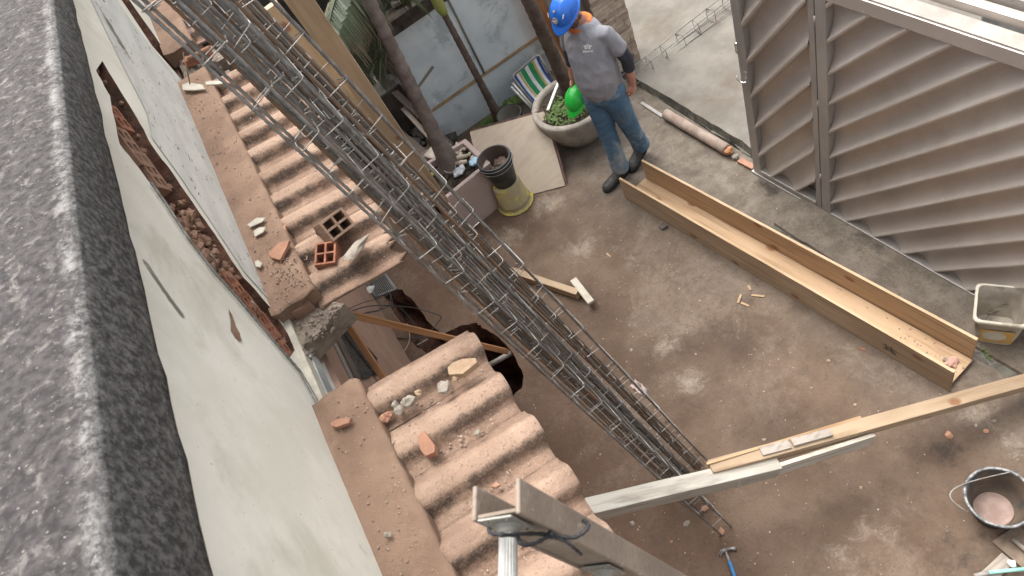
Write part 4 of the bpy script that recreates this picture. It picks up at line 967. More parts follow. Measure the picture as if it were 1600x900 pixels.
# square planter with pebbles and bags
pc = thing('square_planter', 'square pinkish concrete planter holding pebbles, bags and the big palm', 'planter', (.55, 4.95, 0))
tq = [zp(682, 322, .5), zp(766, 254, .5), zp(727, 216, .5), zp(641, 268, .5)]
cq = sum(tq, V((0, 0, 0)))/4
inn = [cq+(p-cq)*.84 for p in tq]; inn2 = [p-V((0, 0, .07)) for p in inn]
bq = [V((p.x, p.y, 0)) for p in [cq+(p-cq)*.93 for p in tq]]
mb = MB(); mb.add(bq+tq+inn+inn2, [(i, (i+1) % 4, 4+(i+1) % 4, 4+i) for i in range(4)]+[(4+i, 4+(i+1) % 4, 8+(i+1) % 4, 8+i) for i in range(4)]+[(8+i, 8+(i+1) % 4, 12+(i+1) % 4, 12+i) for i in range(4)])
part('planter_soil', MB().add(inn2, [(0, 1, 2, 3)]), M['dark_soil'], pc)
part('planter_box', mb, M['planter'], pc, .008)
rnd = random.Random(5); so_ = MB()
for i in range(70):
    a, b = rnd.uniform(.06, .94), rnd.uniform(.06, .94); p = inn2[0].lerp(inn2[1], a).lerp(inn2[3].lerp(inn2[2], a), b); so_.rock(p, rnd.uniform(.01, .03), i, 1)
part('soil_crumbs', so_, M['dark_soil'], pc, kind='stuff')
k = 0
for (u, v, r) in [(722+rnd.uniform(-14, 18), 236+rnd.uniform(-12, 14), rnd.uniform(.014, .022)) for _ in range(24)]+[(668+rnd.uniform(-12, 14), 300+rnd.uniform(-8, 8), rnd.uniform(.012, .022)) for _ in range(16)]:
    k += 1; p = zp(u, v, .455); mb = MB().rock(p, r, 900+k, 2, .7, rnd.random()*3, 1.3); mb.sm = [True]*len(mb.sm)
    single('pebble', mb, M['pebble'], 'pale rounded pebble in the square planter', 'pebble', 'pebbles in the square planter')
for (u0, v0, u1, v1) in ((703, 250, 731, 243), (712, 256, 730, 252)):
    single('stone', MB().tube([zp(u0, v0, .475), zp((u0+u1)/2, (v0+v1)/2, .485), zp(u1, v1, .475)], [.016, .024, .016], 8), M['pebble'], 'long brown stone lying on the pebbles by the palm foot' if v0 < 255 else 'shorter brown stone below the long one in the planter', 'stone')
def bag(label, u, v, z, r, m, seed, el=1.5):
    mb = MB().rock(zp(u, v, z), r, seed, 3, .5, .5, el)
    for i, p in enumerate(mb.v): mb.v[i] = p+V((0, 0, .012*noise.noise(p*40)))+V((.01*noise.noise(p*33), 0, 0))
    mb.sm = [True]*len(mb.sm); return single('plastic_bag', mb, m, label, 'plastic bag')
bag('crumpled light blue plastic bag in the square planter corner', 742, 252, .47, .04, M['bag_blue'], 3); bag('crumpled greyish clear bag beside the blue one in the planter', 718, 266, .47, .045, M['bag_grey'], 4)
mb = MB().tube([zp(702+10*math.cos(a), 262+8*math.sin(a), .47) for a in [i*.45 for i in range(15)]], .006, 6); single('coiled_hose', mb, M['pvc'], 'small grey ring of hose on the planter soil', 'hose')
for i, (u, v) in enumerate(((664, 262), (668, 270), (673, 274))):
    mb = MB(); 
    for j in range(7):
        a = rnd.random()*6.3; p = zp(u, v, .5); q = p+V((math.cos(a)*.035, math.sin(a)*.035, rnd.uniform(-.01, .03))); wv = V((-math.sin(a), math.cos(a), 0))*.012
        mb.add([p, (p+q)/2+wv, q, (p+q)/2-wv], [(0, 1, 2, 3)])
    single('seedling', mb, M['leaf_yellow'], 'bright yellow green seedling in the left corner of the planter', 'plant', 'seedlings in the planter corner')

# buckets
def bucket_mb(c, r0, r1, h, th=.006, rim=.012, n=36, wob=.02, seed=0, rot=None, floor=.012):
    """c = base centre; r0 bottom radius, r1 top radius"""
    out = MB().lathe([(0, 0), (r0, 0), (r0+(r1-r0)*.5, h*.5), (r1, h-.02), (r1+rim*.6, h-.018), (r1+rim*.7, h-.004), (r1+rim*.3, h), (r1-th, h-.001)], c, n, rot, wob, seed=seed)
    inn_ = MB().lathe([(r1-th, h-.001), (r0+(r1-r0)*.5-th, h*.5), (r0-th, floor), (0, floor)], c, n, rot, wob, seed=seed); return out, inn_
yb = thing('yellow_bucket', 'upturned dirty yellow bucket carrying the black buckets', 'bucket', (.82, 4.76, 0))
yc = V((.80, 4.76, 0))
part('bucket_body', MB().lathe([(.155, .0), (.165, .004), (.165, .022), (.152, .03), (.145, .05), (.152, .06), (.142, .075), (.128, .275), (.12, .285), (0, .285)], yc, 36, wob=.015), M['yellow'], yb)
part('rim', MB().tube([yc+V((.163*math.cos(a), .163*math.sin(a), .013)) for a in [i*.175 for i in range(37)]], .011, 8), M['yellow_clean'], yb)
def blackb(label, z, seed, grp):
    t = thing('black_bucket', label, 'bucket', yc+V((.0, 0, z)), grp); o_, i_ = bucket_mb(yc+V((.01, .01, z)), .105, .145, .25, seed=seed)
    part('bucket_body', o_, M['black_plastic'], t); part('bucket_inside', i_, M['bucket_in'], t)
    part('handle', MB().tube([yc+V((.01, .01, z+.225))+V((.158*math.cos(a), .158*math.sin(a), -.03*math.sin((a-3.3)*1.0) if False else 0)) for a in [3.3+i*.16 for i in range(20)]], .0035, 6), M['wire'], t); return t
blackb('lower of two stacked black buckets on the yellow bucket', .288, 1, None); tbk = blackb('upper black bucket with wet mud inside, on the yellow bucket', .33, 2, None)
mud = MB(); rnd = random.Random(8)
for i in range(36): a = rnd.random()*6.28; q = rnd.random()**.5*.085; mud.rock(yc+V((.02+math.cos(a)*q, math.sin(a)*q, .33+.13+.03*math.cos(a))), rnd.uniform(.02, .035), i, 1, .7)
single('mud', mud, M['wet_mix'], 'lumpy brown mortar mix inside the stacked black bucket', 'mud', kind='stuff')
part('spoon', MB().beam(yc+V((-.11, -.03, .33+.17)), yc+V((.03, -.07, .33+.17)), .012, .004), M['pvc'], tbk)
gp = thing('grey_pot', 'round grey pot half hidden behind the leaning plywood', 'pot', zp(805, 195, 0)); pp = zp(806, 200, 0)
o_, i_ = bucket_mb(pp, .10, .125, .20, seed=5); part('pot_body', o_, M['black_plastic'], gp); part('pot_inside', i_, M['post_grey'], gp)

# leaning plywood square
ply = thing('plywood_board', 'square pale plywood board leaning behind the black buckets', 'board', zp(835, 300))
q0, q1 = zp(883, 290, .01), zp(762, 322, .01)                     # bottom edge
q2, q3 = zp(734, 206, .37), zp(850, 174, .42)                      # top edge
nrm = (q1-q0).cross(q3-q0).normalized()
if nrm.y > 0: nrm = -nrm
part('panel', MB().prism([q0, q1, q2, q3], -nrm*.012), M['ply'], ply, .001)
for a, b in ((q3, q0), (q2, q3)): 
    part('brown_edging', MB().beam(a-nrm*.03+(b-a)*.01, b-nrm*.03, .045, .03, up=tuple(nrm), seg=10, jit=.003), M['ply_back'], ply)

# round pot with weeds
rp = thing('round_pot', 'large round bowl-shaped concrete pot behind the worker, full of weeds', 'pot', (1.68, 4.98, 0)); rc_ = V((1.70, 5.0, 0))
part('pot_body', MB().lathe([(0, 0), (.17, 0), (.20, .02), (.29, .14), (.345, .27), (.36, .36), (.365, .40), (.35, .415), (.31, .41), (.30, .37)], rc_, 48, wob=.02), M['pot'], rp)
part('pot_soil', MB().lathe([(.305, .375), (.2, .372), (0, .37)], rc_, 32, wob=.02), M['dark_soil'], rp)
so_ = MB(); rnd = random.Random(15)
for i in range(120): a = rnd.random()*6.28; q = rnd.random()**.5*.28; so_.rock(rc_+V((math.cos(a)*q, math.sin(a)*q, .365)), rnd.uniform(.012, .03), i, 1, .6)
part('soil_crumbs', so_, M['dark_soil'], rp, kind='stuff')
def weeds(label, cx, cy, z, rx, n, seed, m, size=.016):
    mb = MB(); rnd = random.Random(seed)
    for i in range(n):
        a = rnd.random()*6.28; q = rnd.random()**.6*rx; p = V((cx+math.cos(a)*q, cy+math.sin(a)*q, z)); hgt = rnd.uniform(.01, .07)*(1-q/rx*.5)
        c = p+V((rnd.uniform(-.02, .02), rnd.uniform(-.02, .02), hgt))
        for j in range(4):
            b = rnd.random()*6.28; e = c+V((math.cos(b)*size, math.sin(b)*size, rnd.uniform(-.006, .01))); wv = V((-math.sin(b), math.cos(b), rnd.uniform(-.3, .3)))*size*.4
            mb.add([c, (c+e)/2+wv, e, (c+e)/2-wv], [(0, 1, 2, 3)])
    return single('weeds', mb, m, label, 'weeds', kind='stuff')
weeds('low green clover weeds growing in the round pot', 1.62, 4.93, .385, .20, 420, 3, M['leaf'])
weeds('taller weeds at the foot of the blue sheets behind the plywood', 1.12, 5.85, .0, .12, 160, 4, M['leaf'], .03)
weeds('small green plant behind the grey pot by the beach chair', 1.42, 5.85, .05, .09, 80, 5, M['leaf'], .035)
part('white_lath', MB().beam(zp(856, 172, .43), zp(872, 130, .46), .025, .01), M['white_plastic'], rp); part('pale_chunk', MB().rock(zp(925, 160, .42), .045, 8, 2, .6), M['chunk'], rp)
wooden('brown_board', V((2.1, 5.75, .02)), V((1.98, 5.9, 1.3)), .17, .02, M['orange_wood'], up=(0, -1, 0), label='reddish brown board leaning behind the palm next to the worker', cat='board')
wooden('thin_lath', V((2.0, 5.45, .05)), V((1.9, 5.62, 1.1)), .02, .02, M['pine'], up=(0, -1, 0), label='thin pale lath leaning beside the dark palm', cat='lath')

# striped folding chair
bc = thing('beach_chair', 'folded beach chair with green, white, gold and blue stripes against the blue sheets', 'chair', zp(835, 160, 0))
b0, b1 = zp(836, 162, .10), zp(866, 130, .10); e0, e1 = yp(803, 120, 5.86), yp(841, 88, 5.90)
stripes = [('c_blue', .09), ('c_white', .09), ('c_gold', .06), ('c_white', .02), ('c_green', .17), ('c_white', .13), ('c_green', .17), ('c_gold', .07), ('c_white', .11), ('c_blue', .09)]
x = 0; nb = (b1-b0).cross(e0-b0).normalized(); nb = -nb if nb.y > 0 else nb
for m_, w_ in stripes:
    def Q(a, t): return b0.lerp(b1, a).lerp(e0.lerp(e1, a), t)
    N = 8; vs = []
    for i in range(N+1):
        for a in (x, x+w_-.004): vs.append(Q(a, i/N)-nb*.03*math.sin(math.pi*i/N))
    vs += [v_+nb*.003 for v_ in vs]; K = 2*(N+1)
    fs = [(2*i, 2*i+1, 2*i+3, 2*i+2) for i in range(N)]+[(K+2*i, K+2*i+2, K+2*i+3, K+2*i+1) for i in range(N)]+[(2*i, 2*i+2, K+2*i+2, K+2*i) for i in range(N)]+[(2*i+1, K+2*i+1, K+2*i+3, 2*i+3) for i in range(N)]
    part('fabric_strip', MB().add(vs, fs), M[m_], bc); x += w_
def arcpts(a, b, c, n=8): return [a.lerp(b, i/n).lerp(b.lerp(c, i/n), i/n) for i in range(n+1)]
ee0, ee1 = e0+(e0-b0)*.06-(e1-e0)*.04, e1+(e1-b1)*.06+(e1-e0)*.04; bb0, bb1 = b0-(e0-b0)*.08-(e1-e0)*.04, b1-(e1-b1)*.05+(e1-e0)*.04
part('tube_frame', MB().tube([bb0]+arcpts(ee0-(ee0-bb0)*.12, ee0, ee0+(ee1-ee0)*.12)+arcpts(ee1-(ee1-ee0)*.12, ee1, ee1-(ee1-bb1)*.12)+[bb1], .011, 8), M['aluminium'], bc)
s_ = -(e1-e0)*.22; part('tube_leg', MB().tube([bb0+s_*.6, ee0+s_-(ee0-bb0)*.2], .011, 8), M['white_plastic'], bc); part('tube_leg', MB().tube([bb0+s_*.3, ee0+s_*.5-(ee0-bb0)*.15], .011, 8), M['white_plastic'], bc)
part('foot_tube', MB().tube(arcpts(bb0, bb0+nb*.12+V((0, 0, .09)), bb0+V((.05, -.10, -.02))), .01, 8), M['aluminium'], bc)

# stone pillar, grey posts
sp_ = thing('stone_pillar', 'pillar clad in split stone strips beside the opening to the street', 'pillar', (2.47, 5.5, 0))
part('core', MB().box((2.465, 5.52, 1.25), (.29, .36, 2.5)), M['mortar'], sp_)
rnd = random.Random(6); z = .02; k = 0
while z < 2.45:
    h_ = rnd.uniform(.028, .05); x0 = 2.30
    while x0 < 2.62:
        L_ = rnd.uniform(.08, .2); x1 = min(x0+L_, 2.625); 
        if 2.625-x1 < .04: x1 = 2.625
        y_ = 5.335-rnd.uniform(0, .018); mb = MB().beam(V((x0+.001, y_, z+h_/2)), V((x1-.001, y_, z+h_/2)), .03, h_-.003, seg=2, jit=.003)
        part('stone_strip', mb, M['stone_a'] if rnd.random() > .4 else M['stone_b'], sp_, .002); x0 = x1; k += 1
    z += h_
gpst = thing('grey_gate_post', 'plain grey metal posts standing between the worker and the stone pillar', 'post', (2.24, 5.6, 0))
part('post', MB().box((2.255, 5.5, 1.2), (.06, .1, 2.4)), M['post_grey'], gpst, .004); part('post', MB().box((2.19, 5.62, 1.2), (.05, .08, 2.4)), M['rail_pale'], gpst, .004); part('post', MB().box((2.12, 5.75, 1.2), (.07, .06, 2.4)), M['gate_frame'], gpst, .004)

# log by the kerb
lg = thing('round_log', 'cement-crusted round pole lying in the gutter along the kerb', 'pole', zp(1090, 210)); a, b = zp(1040, 178, .05), zp(1136, 234, .05)
pts = [a.lerp(b, i/24) for i in range(25)]; part('pole', MB().tube(pts, [.046+.004*noise.noise(V((i*.5, 0, 0))) for i in range(25)], 14), M['log'], lg)
part('broken_end', MB().rock(b+(b-a)*.02, .045, 4, 2, .9), M['orange_wood'], lg); part('brick_bit', MB().rock(b+(b-a)*.12-V((0, 0, .02)), .035, 5, 1, .6), M['chunk'], lg)
single('brick_shard', MB().beam(zp(1155, 250, .02), zp(1178, 262, .02), .05, .02), M['shard'], 'flat orange brick piece at the foot of the gate post', 'shard', bevel=.002)
single('flat_bar', MB().beam(zp(1002, 160, .012), zp(1036, 182, .012), .03, .006), M['pvc'], 'flat grey strip in the gutter left of the round pole', 'strip')

# white tub
tu = thing('white_tub', 'square dirty white paint tub with an orange label next to the gate', 'tub', (2.56, 1.42, 0))
tc = V((2.495, 1.375, .036)); rz = Matrix.Rotation(R(38), 3, 'Z')
def sqring(hw, z, r=.035, n=5):
    out = []
    for (sx, sy, a0) in ((1, 1, 0), (-1, 1, 90), (-1, -1, 180), (1, -1, 270)):
        for i in range(n):
            a = R(a0+90*i/(n-1)); out.append(tc+rz@V((sx*(hw-r)+r*math.cos(a), sy*(hw-r)+r*math.sin(a), z)))
    return out
rings_o = [sqring(.098, 0), sqring(.112, .10), sqring(.127, .265), sqring(.137, .267), sqring(.140, .294), sqring(.133, .302), sqring(.124, .300)]
part('tub_body', MB().rings(rings_o, True, False), M['tub'], tu); part('tub_base', MB().add(sqring(.098, 0.001), [list(range(20))]), M['tub'], tu)
part('tub_inside', MB().rings([sqring(.124, .300), sqring(.106, .1), sqring(.094, .012)], True, False).add(sqring(.094, .012), [list(range(20))]), mat('tub_inside', (.48, .44, .37), (.3, .25, .2), 6, .7, .4, 30, c3=(.13, .1, .08), c3s=5, c3t=.55, c3w=.1), tu)
def lab(px, m, lift, nm):
    # label on the face nearest the camera's left: local -x face
    pts = []
    for (u, v) in px: # (u across, v up) in metres on the face
        hw = .098+(.127-.098)*v/.265+lift; pts.append(tc+rz@V((-hw, u, v)))
    part(nm, MB().add(pts, [list(range(len(pts)))]), m, tu)
lab([(.085, .03), (.085, .2), (-.09, .2), (-.088, .03)][::-1], M['tub_orange'], .006, 'label')
lab([(.01+.062*math.cos(i*.4), .125+.062*math.sin(i*.4)) for i in range(16)], M['tub'], .0072, 'label_circle')
# black bucket, right
bb = thing('black_bucket', 'wide black mortar bucket standing alone at the right edge, muddy bottom', 'bucket', (1.63, .63, 0)); bcn = V((1.635, .625, 0))
o_, i_ = bucket_mb(bcn, .10, .155, .235, rim=.014, seed=3, wob=.03); part('bucket_body', o_, M['black_plastic'], bb); part('bucket_inside', i_, M['bucket_in'], bb)
part('spattered_rim', MB().tube([bcn+V((.158*math.cos(a), .158*math.sin(a), .235+.003*math.sin(a*7))) for a in [i*.175 for i in range(37)]], .0075, 6), M['black_rim'], bb)
md = MB().lathe([(0, .03), (.03, .031), (.035, .034), (.042, .03), (.085, .030), (.09, .036), (.096, .028)], bcn, 32, wob=.02); part('dried_mud', md, M['bucket_mud'], bb)
ha = zp(1512, 800, .23); hb = zp(1592, 735, .23)
arc = [ha.lerp(hb, t)+(CD*-.0+V((-.16, .12, .0)))*math.sin(math.pi*t)*.95+V((0, 0, .03*math.sin(math.pi*t))) for t in [i/16 for i in range(17)]]
part('handle', MB().tube(arc, .0035, 8), M['wire'], bb)
# trowel and teal handled tool, bottom right corner
tw = thing('trowel', 'muddy steel trowel blade lying below the black bucket', 'trowel', zp(1580, 850)); 
part('blade', MB().prism([zp(1550, 846, .02), zp(1604, 893, .02), zp(1640, 870, .02), zp(1590, 820, .02)], (0, 0, .003)), M['trowel'], tw); part('grip', MB().tube([zp(1582, 842, .05), zp(1640, 890, .06)], .012, 8), M['grey_wood2'], tw)
th_ = thing('teal_tool', 'tool with a teal green handle cut by the bottom right corner', 'tool', zp(1580, 893)); part('handle', MB().tube([zp(1532, 897, .05), zp(1560, 893, .05), zp(1640, 885, .05)], .010, 10), M['teal'], th_)
part('collar', MB().tube([zp(1522, 900, .05), zp(1545, 895, .05)], .012, 8), M['pvc'], th_)
single('float_board', MB().beam(zp(1540, 905, .02), zp(1575, 872, .02), .07, .015), M['grey_wood2'], 'small dusty wooden float under the teal handled tool', 'float', bevel=.003); single('knob', MB().rock(zp(1582, 881, .05), .02, 4, 2), M['white_plastic'], 'whitish plastic knob beside the teal handled tool', 'knob')
# hammer
hm = thing('claw_hammer', 'claw hammer with a blue grip lying on the yard near the bottom edge', 'hammer', zp(1138, 870))
hA, hB = zp(1134, 862, .02), zp(1152, 912, .02)
part('shaft', MB().tube([hA, hA.lerp(hB, .35)], .007, 8), M['wet_steel'], hm); part('grip', MB().tube([hA.lerp(hB, .3), hA.lerp(hB, .4), hB, hB+(hB-hA)*.4], [.009, .012, .011, .013], 10), M['hammer_blue'], hm)
c0, c1, c2_ = zp(1120, 868, .02), zp(1134, 859, .022), zp(1150, 857, .02)
part('head', MB().tube([c1, zp(1142, 857, .022), zp(1146, 857, .02), c2_], [.010, .009, .012, .013], 10), M['wet_steel'], hm)
part('claw', MB().tube([c1, zp(1127, 860, .024), zp(1122, 868, .02)], [.010, .007, .002], 8), M['wet_steel'], hm); part('claw', MB().tube([c1, zp(1129, 862, .020), zp(1125, 871, .012)], [.009, .006, .002], 8), M['wet_steel'], hm)

# T-shaped lumber behind the rebar
tl = thing('lumber_tee', 'short weathered timber nailed to a pale cross piece, right of the rebar bundle', 'timber', zp(890, 455))
wooden('long_piece', zp(800, 425, .05), zp(904, 460, .05), .055, .075, M['pine_dusty'], tl); wooden('cross_piece', zp(896, 437, .075), zp(924, 473, .075), .055, .025, M['white_edge'], tl)
# reddish lumber across the pit
wooden('lumber', xp(524, 486, -.70), zp(791, 549, .03), .05, .04, M['orange_wood'], label='long reddish lumber leaning from the wall and spanning the pit', cat='lumber')
wooden('lumber', xp(526, 482, -.68), xp(600, 592, -.71)+V((0, 0, 0)), .035, .04, M['orange_wood'], label='short splintered reddish lumber against the roughcast wall below the canopy gap', cat='lumber')
single('pipe', MB().tube([zp(762, 572, -.1), zp(805, 548, -.06)], .022, 12), M['pvc'], 'grey plastic pipe crossing the mouth of the pit', 'pipe')
single('pipe', MB().tube([zp(640, 546, -.12), zp(668, 530, -.1)], .006, 8), M['pvc'], 'thin pale pipe crossing the trench', 'pipe')
# drain
dr = thing('drain_grate', 'grey slotted drain grate at the head of the trench', 'drain', zp(592, 448)); dq = [zp(571, 438, .004), zp(602, 428, .004), zp(619, 452, .004), zp(588, 464, .004)]
fr = MB()
for i in range(4): fr.beam(dq[i], dq[(i+1) % 4], .014, .02)
part('frame', fr, M['grate'], dr)
for i in range(1, 12):
    t = i/12; part('bar', MB().beam(dq[0].lerp(dq[1], t), dq[3].lerp(dq[2], t), .005, .014), M['grate'], dr)
part('sump', MB().add([p+V((0, 0, .002)) for p in dq], [(0, 1, 2, 3)]), M['dark_soil'], dr)
# loose cables
def loop_cable(label, pts, m, r=.004, z=.02):
    P_ = [zp(u, v, zz) for u, v, zz in pts]; out = []
    for i in range(len(P_)-1):
        p0_, p1_, p2_, p3_ = P_[max(i-1, 0)], P_[i], P_[i+1], P_[min(i+2, len(P_)-1)]
        for k in range(8):
            t = k/8; out.append(.5*((2*p1_)+(p2_-p0_)*t+(2*p0_-5*p1_+4*p2_-p3_)*t*t+(3*p1_-p0_-3*p2_+p3_)*t**3))
    out.append(P_[-1]); return single('cable', MB().tube(out, r, 8), m, label, 'cable')
loop_cable('dark cable loop swinging widest to the right over the trench', [(540, 490, 1.2), (580, 478, .8), (640, 480, .3), (685, 492, .1), (686, 502, .05), (668, 520, .03), (640, 528, .02)], M['cable'])
loop_cable('dark cable running low past the lumber and over the trench', [(570, 500, .8), (578, 518, .3), (605, 527, .03), (650, 528, .03), (684, 524, .03)], M['cable'], .005)
loop_cable('dark cable bowing down from the wall below the grate', [(552, 492, 1.0), (590, 486, .5), (620, 478, .2), (650, 510, .03), (660, 540, .03)], M['cable'], .0035)
loop_cable('cable tangle nearest the canopy edge', [(545, 482, 1.2), (570, 472, .8), (600, 464, .5), (612, 455, .3), (604, 480, .3), (570, 488, .7), (548, 486, 1.1)], M['cable'], .003)
loop_cable('thin cable coil beside the white plug', [(572, 450, .2), (568, 470, .2), (590, 482, .1), (612, 476, .1), (608, 458, .1), (592, 452, .1)], M['cable'], .003)
loop_cable('pale wire trailing from the trench over the salmon floor', [(636, 505, .03), (640, 530, .03), (628, 552, .03), (605, 560, .03), (594, 558, .03)], M['cable_pale'], .003)
single('white_plug', MB().rock(zp(578, 453, .1), .035, 3, 2, .7, .5, 1.4), M['white_plastic'], 'white plastic plug hanging by the drain grate', 'plug')

# ---------------------------------------------------------------- ladder top with fluted rungs, near the camera
ld = thing('ladder', 'ladder head with a weathered rail and fluted aluminium rungs leaning on the canopy', 'ladder', dp(785, 812, 1.15))
RD = V((-.5, -.86, 0)).normalized()                                   # along the rungs, toward the viewer
P1, P2 = dp(794, 818, 1.15), dp(944, 890, 1.42); ax = (P2-P1).normalized(); tnv = ax.cross(RD).normalized()
if tnv.dot(CR) < 0: tnv = -tnv
def lpt(s, t, o): return P1+ax*s+tnv*t-RD*o
def lbeam(name, s0, s1, t0, t1, o0, o1, m, bev=.003):
    q = [lpt(s0, t0, o0), lpt(s0, t1, o0), lpt(s0, t1, o1), lpt(s0, t0, o1)]; t_ = [p+ax*(s1-s0) for p in q]; return part(name, MB().prism2(q, t_), m, ld, bev)
LL = 3.4
lbeam('rail_web', -.036, LL, -.034, .034, .004, .010, M['ladder_wood'], .001)
lbeam('rail_flange', -.038, LL, .034, .042, .0, .056, M['ladder_wood'], .003); lbeam('rail_flange', -.042, LL, -.042, -.034, .0, .056, M['ladder_wood'], .003)
def rung(s):
    c = lpt(s, 0, 0); n = 40; pr = []
    rings_ = []
    for L_ in (0, .38):
        rings_.append([c+RD*(L_+.001)+(ax*math.cos(2*math.pi*i/n)+tnv*math.sin(2*math.pi*i/n))*(.0145 if i % 2 else .0132) for i in range(n)])
    rg = part('rung', MB().rings(rings_, False, True), M['aluminium'], ld)
    fl_ = MB(); n2 = 24; prof = [(.0235, .0005), (.0235, .006), (.019, .008), (.0175, .014), (.0155, .016)]
    fl_.rings([[c+RD*h_+(ax*math.cos(2*math.pi*i/n2)+tnv*math.sin(2*math.pi*i/n2))*r for i in range(n2)] for r, h_ in prof], True, True); part('rung_collar', fl_, M['bracket'], rg)
    q = [lpt(s-.046, -.028, 0), lpt(s-.040, .028, 0), lpt(s+.040, .028, 0), lpt(s+.05, -.012, 0), lpt(s+.02, -.03, 0)]; bk = part('bracket', MB().prism(q, RD*.004), M['bracket'], ld, .001)
    for a, b in ((-.034, .018), (.030, .018), (-.034, -.018)): p = lpt(s+a, b, 0)+RD*.004; part('rivet', MB().tube([p, p+RD*.0025], [.0035, .002], 8), M['bracket'], bk)
sp_r = (P2-P1).length
for i in range(9): rung(i*sp_r)
# the other rail, below the frame
off = RD*.38
for (n_, t0_, t1_, o0_, o1_) in (('rail_web', -.034, .034, -.004, -.010), ('rail_flange', .034, .041, -.034, 0), ('rail_flange', -.041, -.034, -.034, 0)):
    q = [lpt(-.055, t0_, o0_)+off, lpt(-.055, t1_, o0_)+off, lpt(-.055, t1_, o1_)+off, lpt(-.055, t0_, o1_)+off]; part(n_, MB().prism2(q, [p+ax*(LL+.05) for p in q]), M['ladder_wood'], ld, .002)
cr = thing('black_cord', 'black cord tied around the ladder rail and first rung', 'cord', lpt(.1, 0, 0))
def cordp(pts, r=.0034): 
    P_ = [dp(*p) for p in pts]; out = []
    for i in range(len(P_)-1):
        p0_, p1_, p2_, p3_ = P_[max(i-1, 0)], P_[i], P_[i+1], P_[min(i+2, len(P_)-1)]
        for k in range(8):
            t = k/8; out.append(.5*((2*p1_)+(p2_-p0_)*t+(2*p0_-5*p1_+4*p2_-p3_)*t*t+(3*p1_-p0_-3*p2_+p3_)*t**3))
    return MB().tube(out+[P_[-1]], [r*(1+.18*math.sin(i*1.4)) for i in range(len(out)+1)], 8)
part('cord_wrap', cordp([(764, 826, 1.12), (768, 833, 1.10), (790, 836, 1.09), (830, 834, 1.15), (862, 836, 1.19), (895, 840, 1.19), (914, 830, 1.19), (919, 820, 1.20), (912, 814, 1.24)]), M['cord'], cr)
part('cord_wrap', cordp([(808, 838, 1.12), (816, 851, 1.11), (836, 849, 1.13), (856, 838, 1.18), (862, 832, 1.19)]), M['cord'], cr)
part('cord_knot', MB().rock(dp(862, 836, 1.18), .007, 4, 2), M['cord'], cr); part('cord_end', cordp([(868, 840, 1.19), (885, 847, 1.19), (898, 857, 1.19), (908, 866, 1.2)], .0026), M['cord'], cr)

# ---------------------------------------------------------------- debris on the canopy and in the yard
def hb_thing(label, me_args, mtl, loc, rot, broken=None):
    me = brick_mesh('hollow_brick', mtl, *me_args); o = bpy.data.objects.new('hollow_brick', me); col.objects.link(o); o.location = loc; o.rotation_euler = rot
    if broken:
        for v in me.vertices:
            if v.co.z < -me_args[2]*.5: v.co.z += broken*noise.noise(V((v.co.x*25, v.co.y*25, 3)))
            v.co.x *= 1+v.co.z*.6
    return tag(o, label, 'brick')
hb_thing('red hollow brick with four dark cells standing beside the last middle tile', (.115, .095, .08, 2, 2, .009), M['brick'], zp(508, 395, 2.575), (R(12), R(-8), R(62)))
hb_thing('mortar-crusted hollow brick half lying across the tiles under the rebar', (.13, .10, .16, 2, 2, .011), M['brick_pale'], zp(527, 350, 2.61), (R(55), R(12), R(20)), .08)
single('cement_slab_piece', MB().rock(zp(556, 388, 2.56), .03, 14, 2, .45, R(25), 2.3), M['chunk'], 'long flat cement piece beside the red hollow brick', 'cement piece')
def shard(label, pts, z, m, th=.012, nm='brick_shard', cat='shard', tilt=0):
    q = [zp(u, v, z) for u, v in pts]; c = sum(q, V((0, 0, 0)))/len(q); q = [p+V((0, 0, tilt*(p.x-c.x))) for p in q]
    return single(nm, MB().prism(q, (0, 0, th)), m, label, cat, bevel=.0025)
shard('broken orange tile piece on the mortar band left of the hollow bricks', [(420, 397), (440, 383), (458, 381), (452, 393), (440, 409), (425, 404)], 2.577, M['shard'], .018, tilt=.2)
shard('thin orange brick sliver on the near mortar band', [(520, 664), (532, 658), (552, 656), (549, 664), (530, 671), (522, 669)], 2.578, M['shard'], .02)
shard('upright orange brick shard in the valley between near tiles', [(657, 686), (669, 679), (687, 703), (686, 713), (668, 716), (659, 705)], 2.51, M['shard'], .03, tilt=.5)
shard('small orange piece on the far side of a middle tile', [(441, 357), (447, 353), (449, 362), (443, 364)], 2.55, M['shard'])
shard('pale green white plaster flake on the band, upper of two', [(387, 352), (402, 341), (416, 341), (410, 348), (392, 356)], 2.58, M['plaster_chip'], .006, 'plaster_flake', 'plaster flake')
shard('pale plaster flake on the band, lower of two', [(397, 362), (406, 356), (416, 356), (412, 364), (399, 371)], 2.58, M['plaster_chip'], .006, 'plaster_flake', 'plaster flake')
shard('white plaster flake against the foot of the wall', [(399, 410), (404, 407), (411, 412), (407, 419), (400, 417)], 2.58, M['plaster_chip'], .006, 'plaster_flake', 'plaster flake')
shard('large white plaster flake at the small broken gap', [(286, 134), (296, 130), (318, 134), (322, 141), (300, 143), (287, 142)], 2.585, M['plaster_chip'], .01, 'plaster_flake', 'plaster flake')
shard('long white plaster strip with an orange tip over the dark gap', [(322, 131), (328, 128), (350, 129), (354, 132), (340, 134), (324, 135)], 2.56, M['plaster_chip'], .012, 'plaster_flake', 'plaster flake')
shard('orange brick tip at the end of the long plaster strip', [(352, 132), (358, 122), (368, 129), (367, 136), (356, 135)], 2.56, M['shard'], .03)
shard('tan sandy chunk wedged between the two nearest end tiles', [(704, 580), (712, 572), (728, 566), (748, 565), (750, 572), (740, 580), (728, 590), (706, 591)], 2.53, M['chunk_tan'], .03, 'tan_chunk', 'chunk')
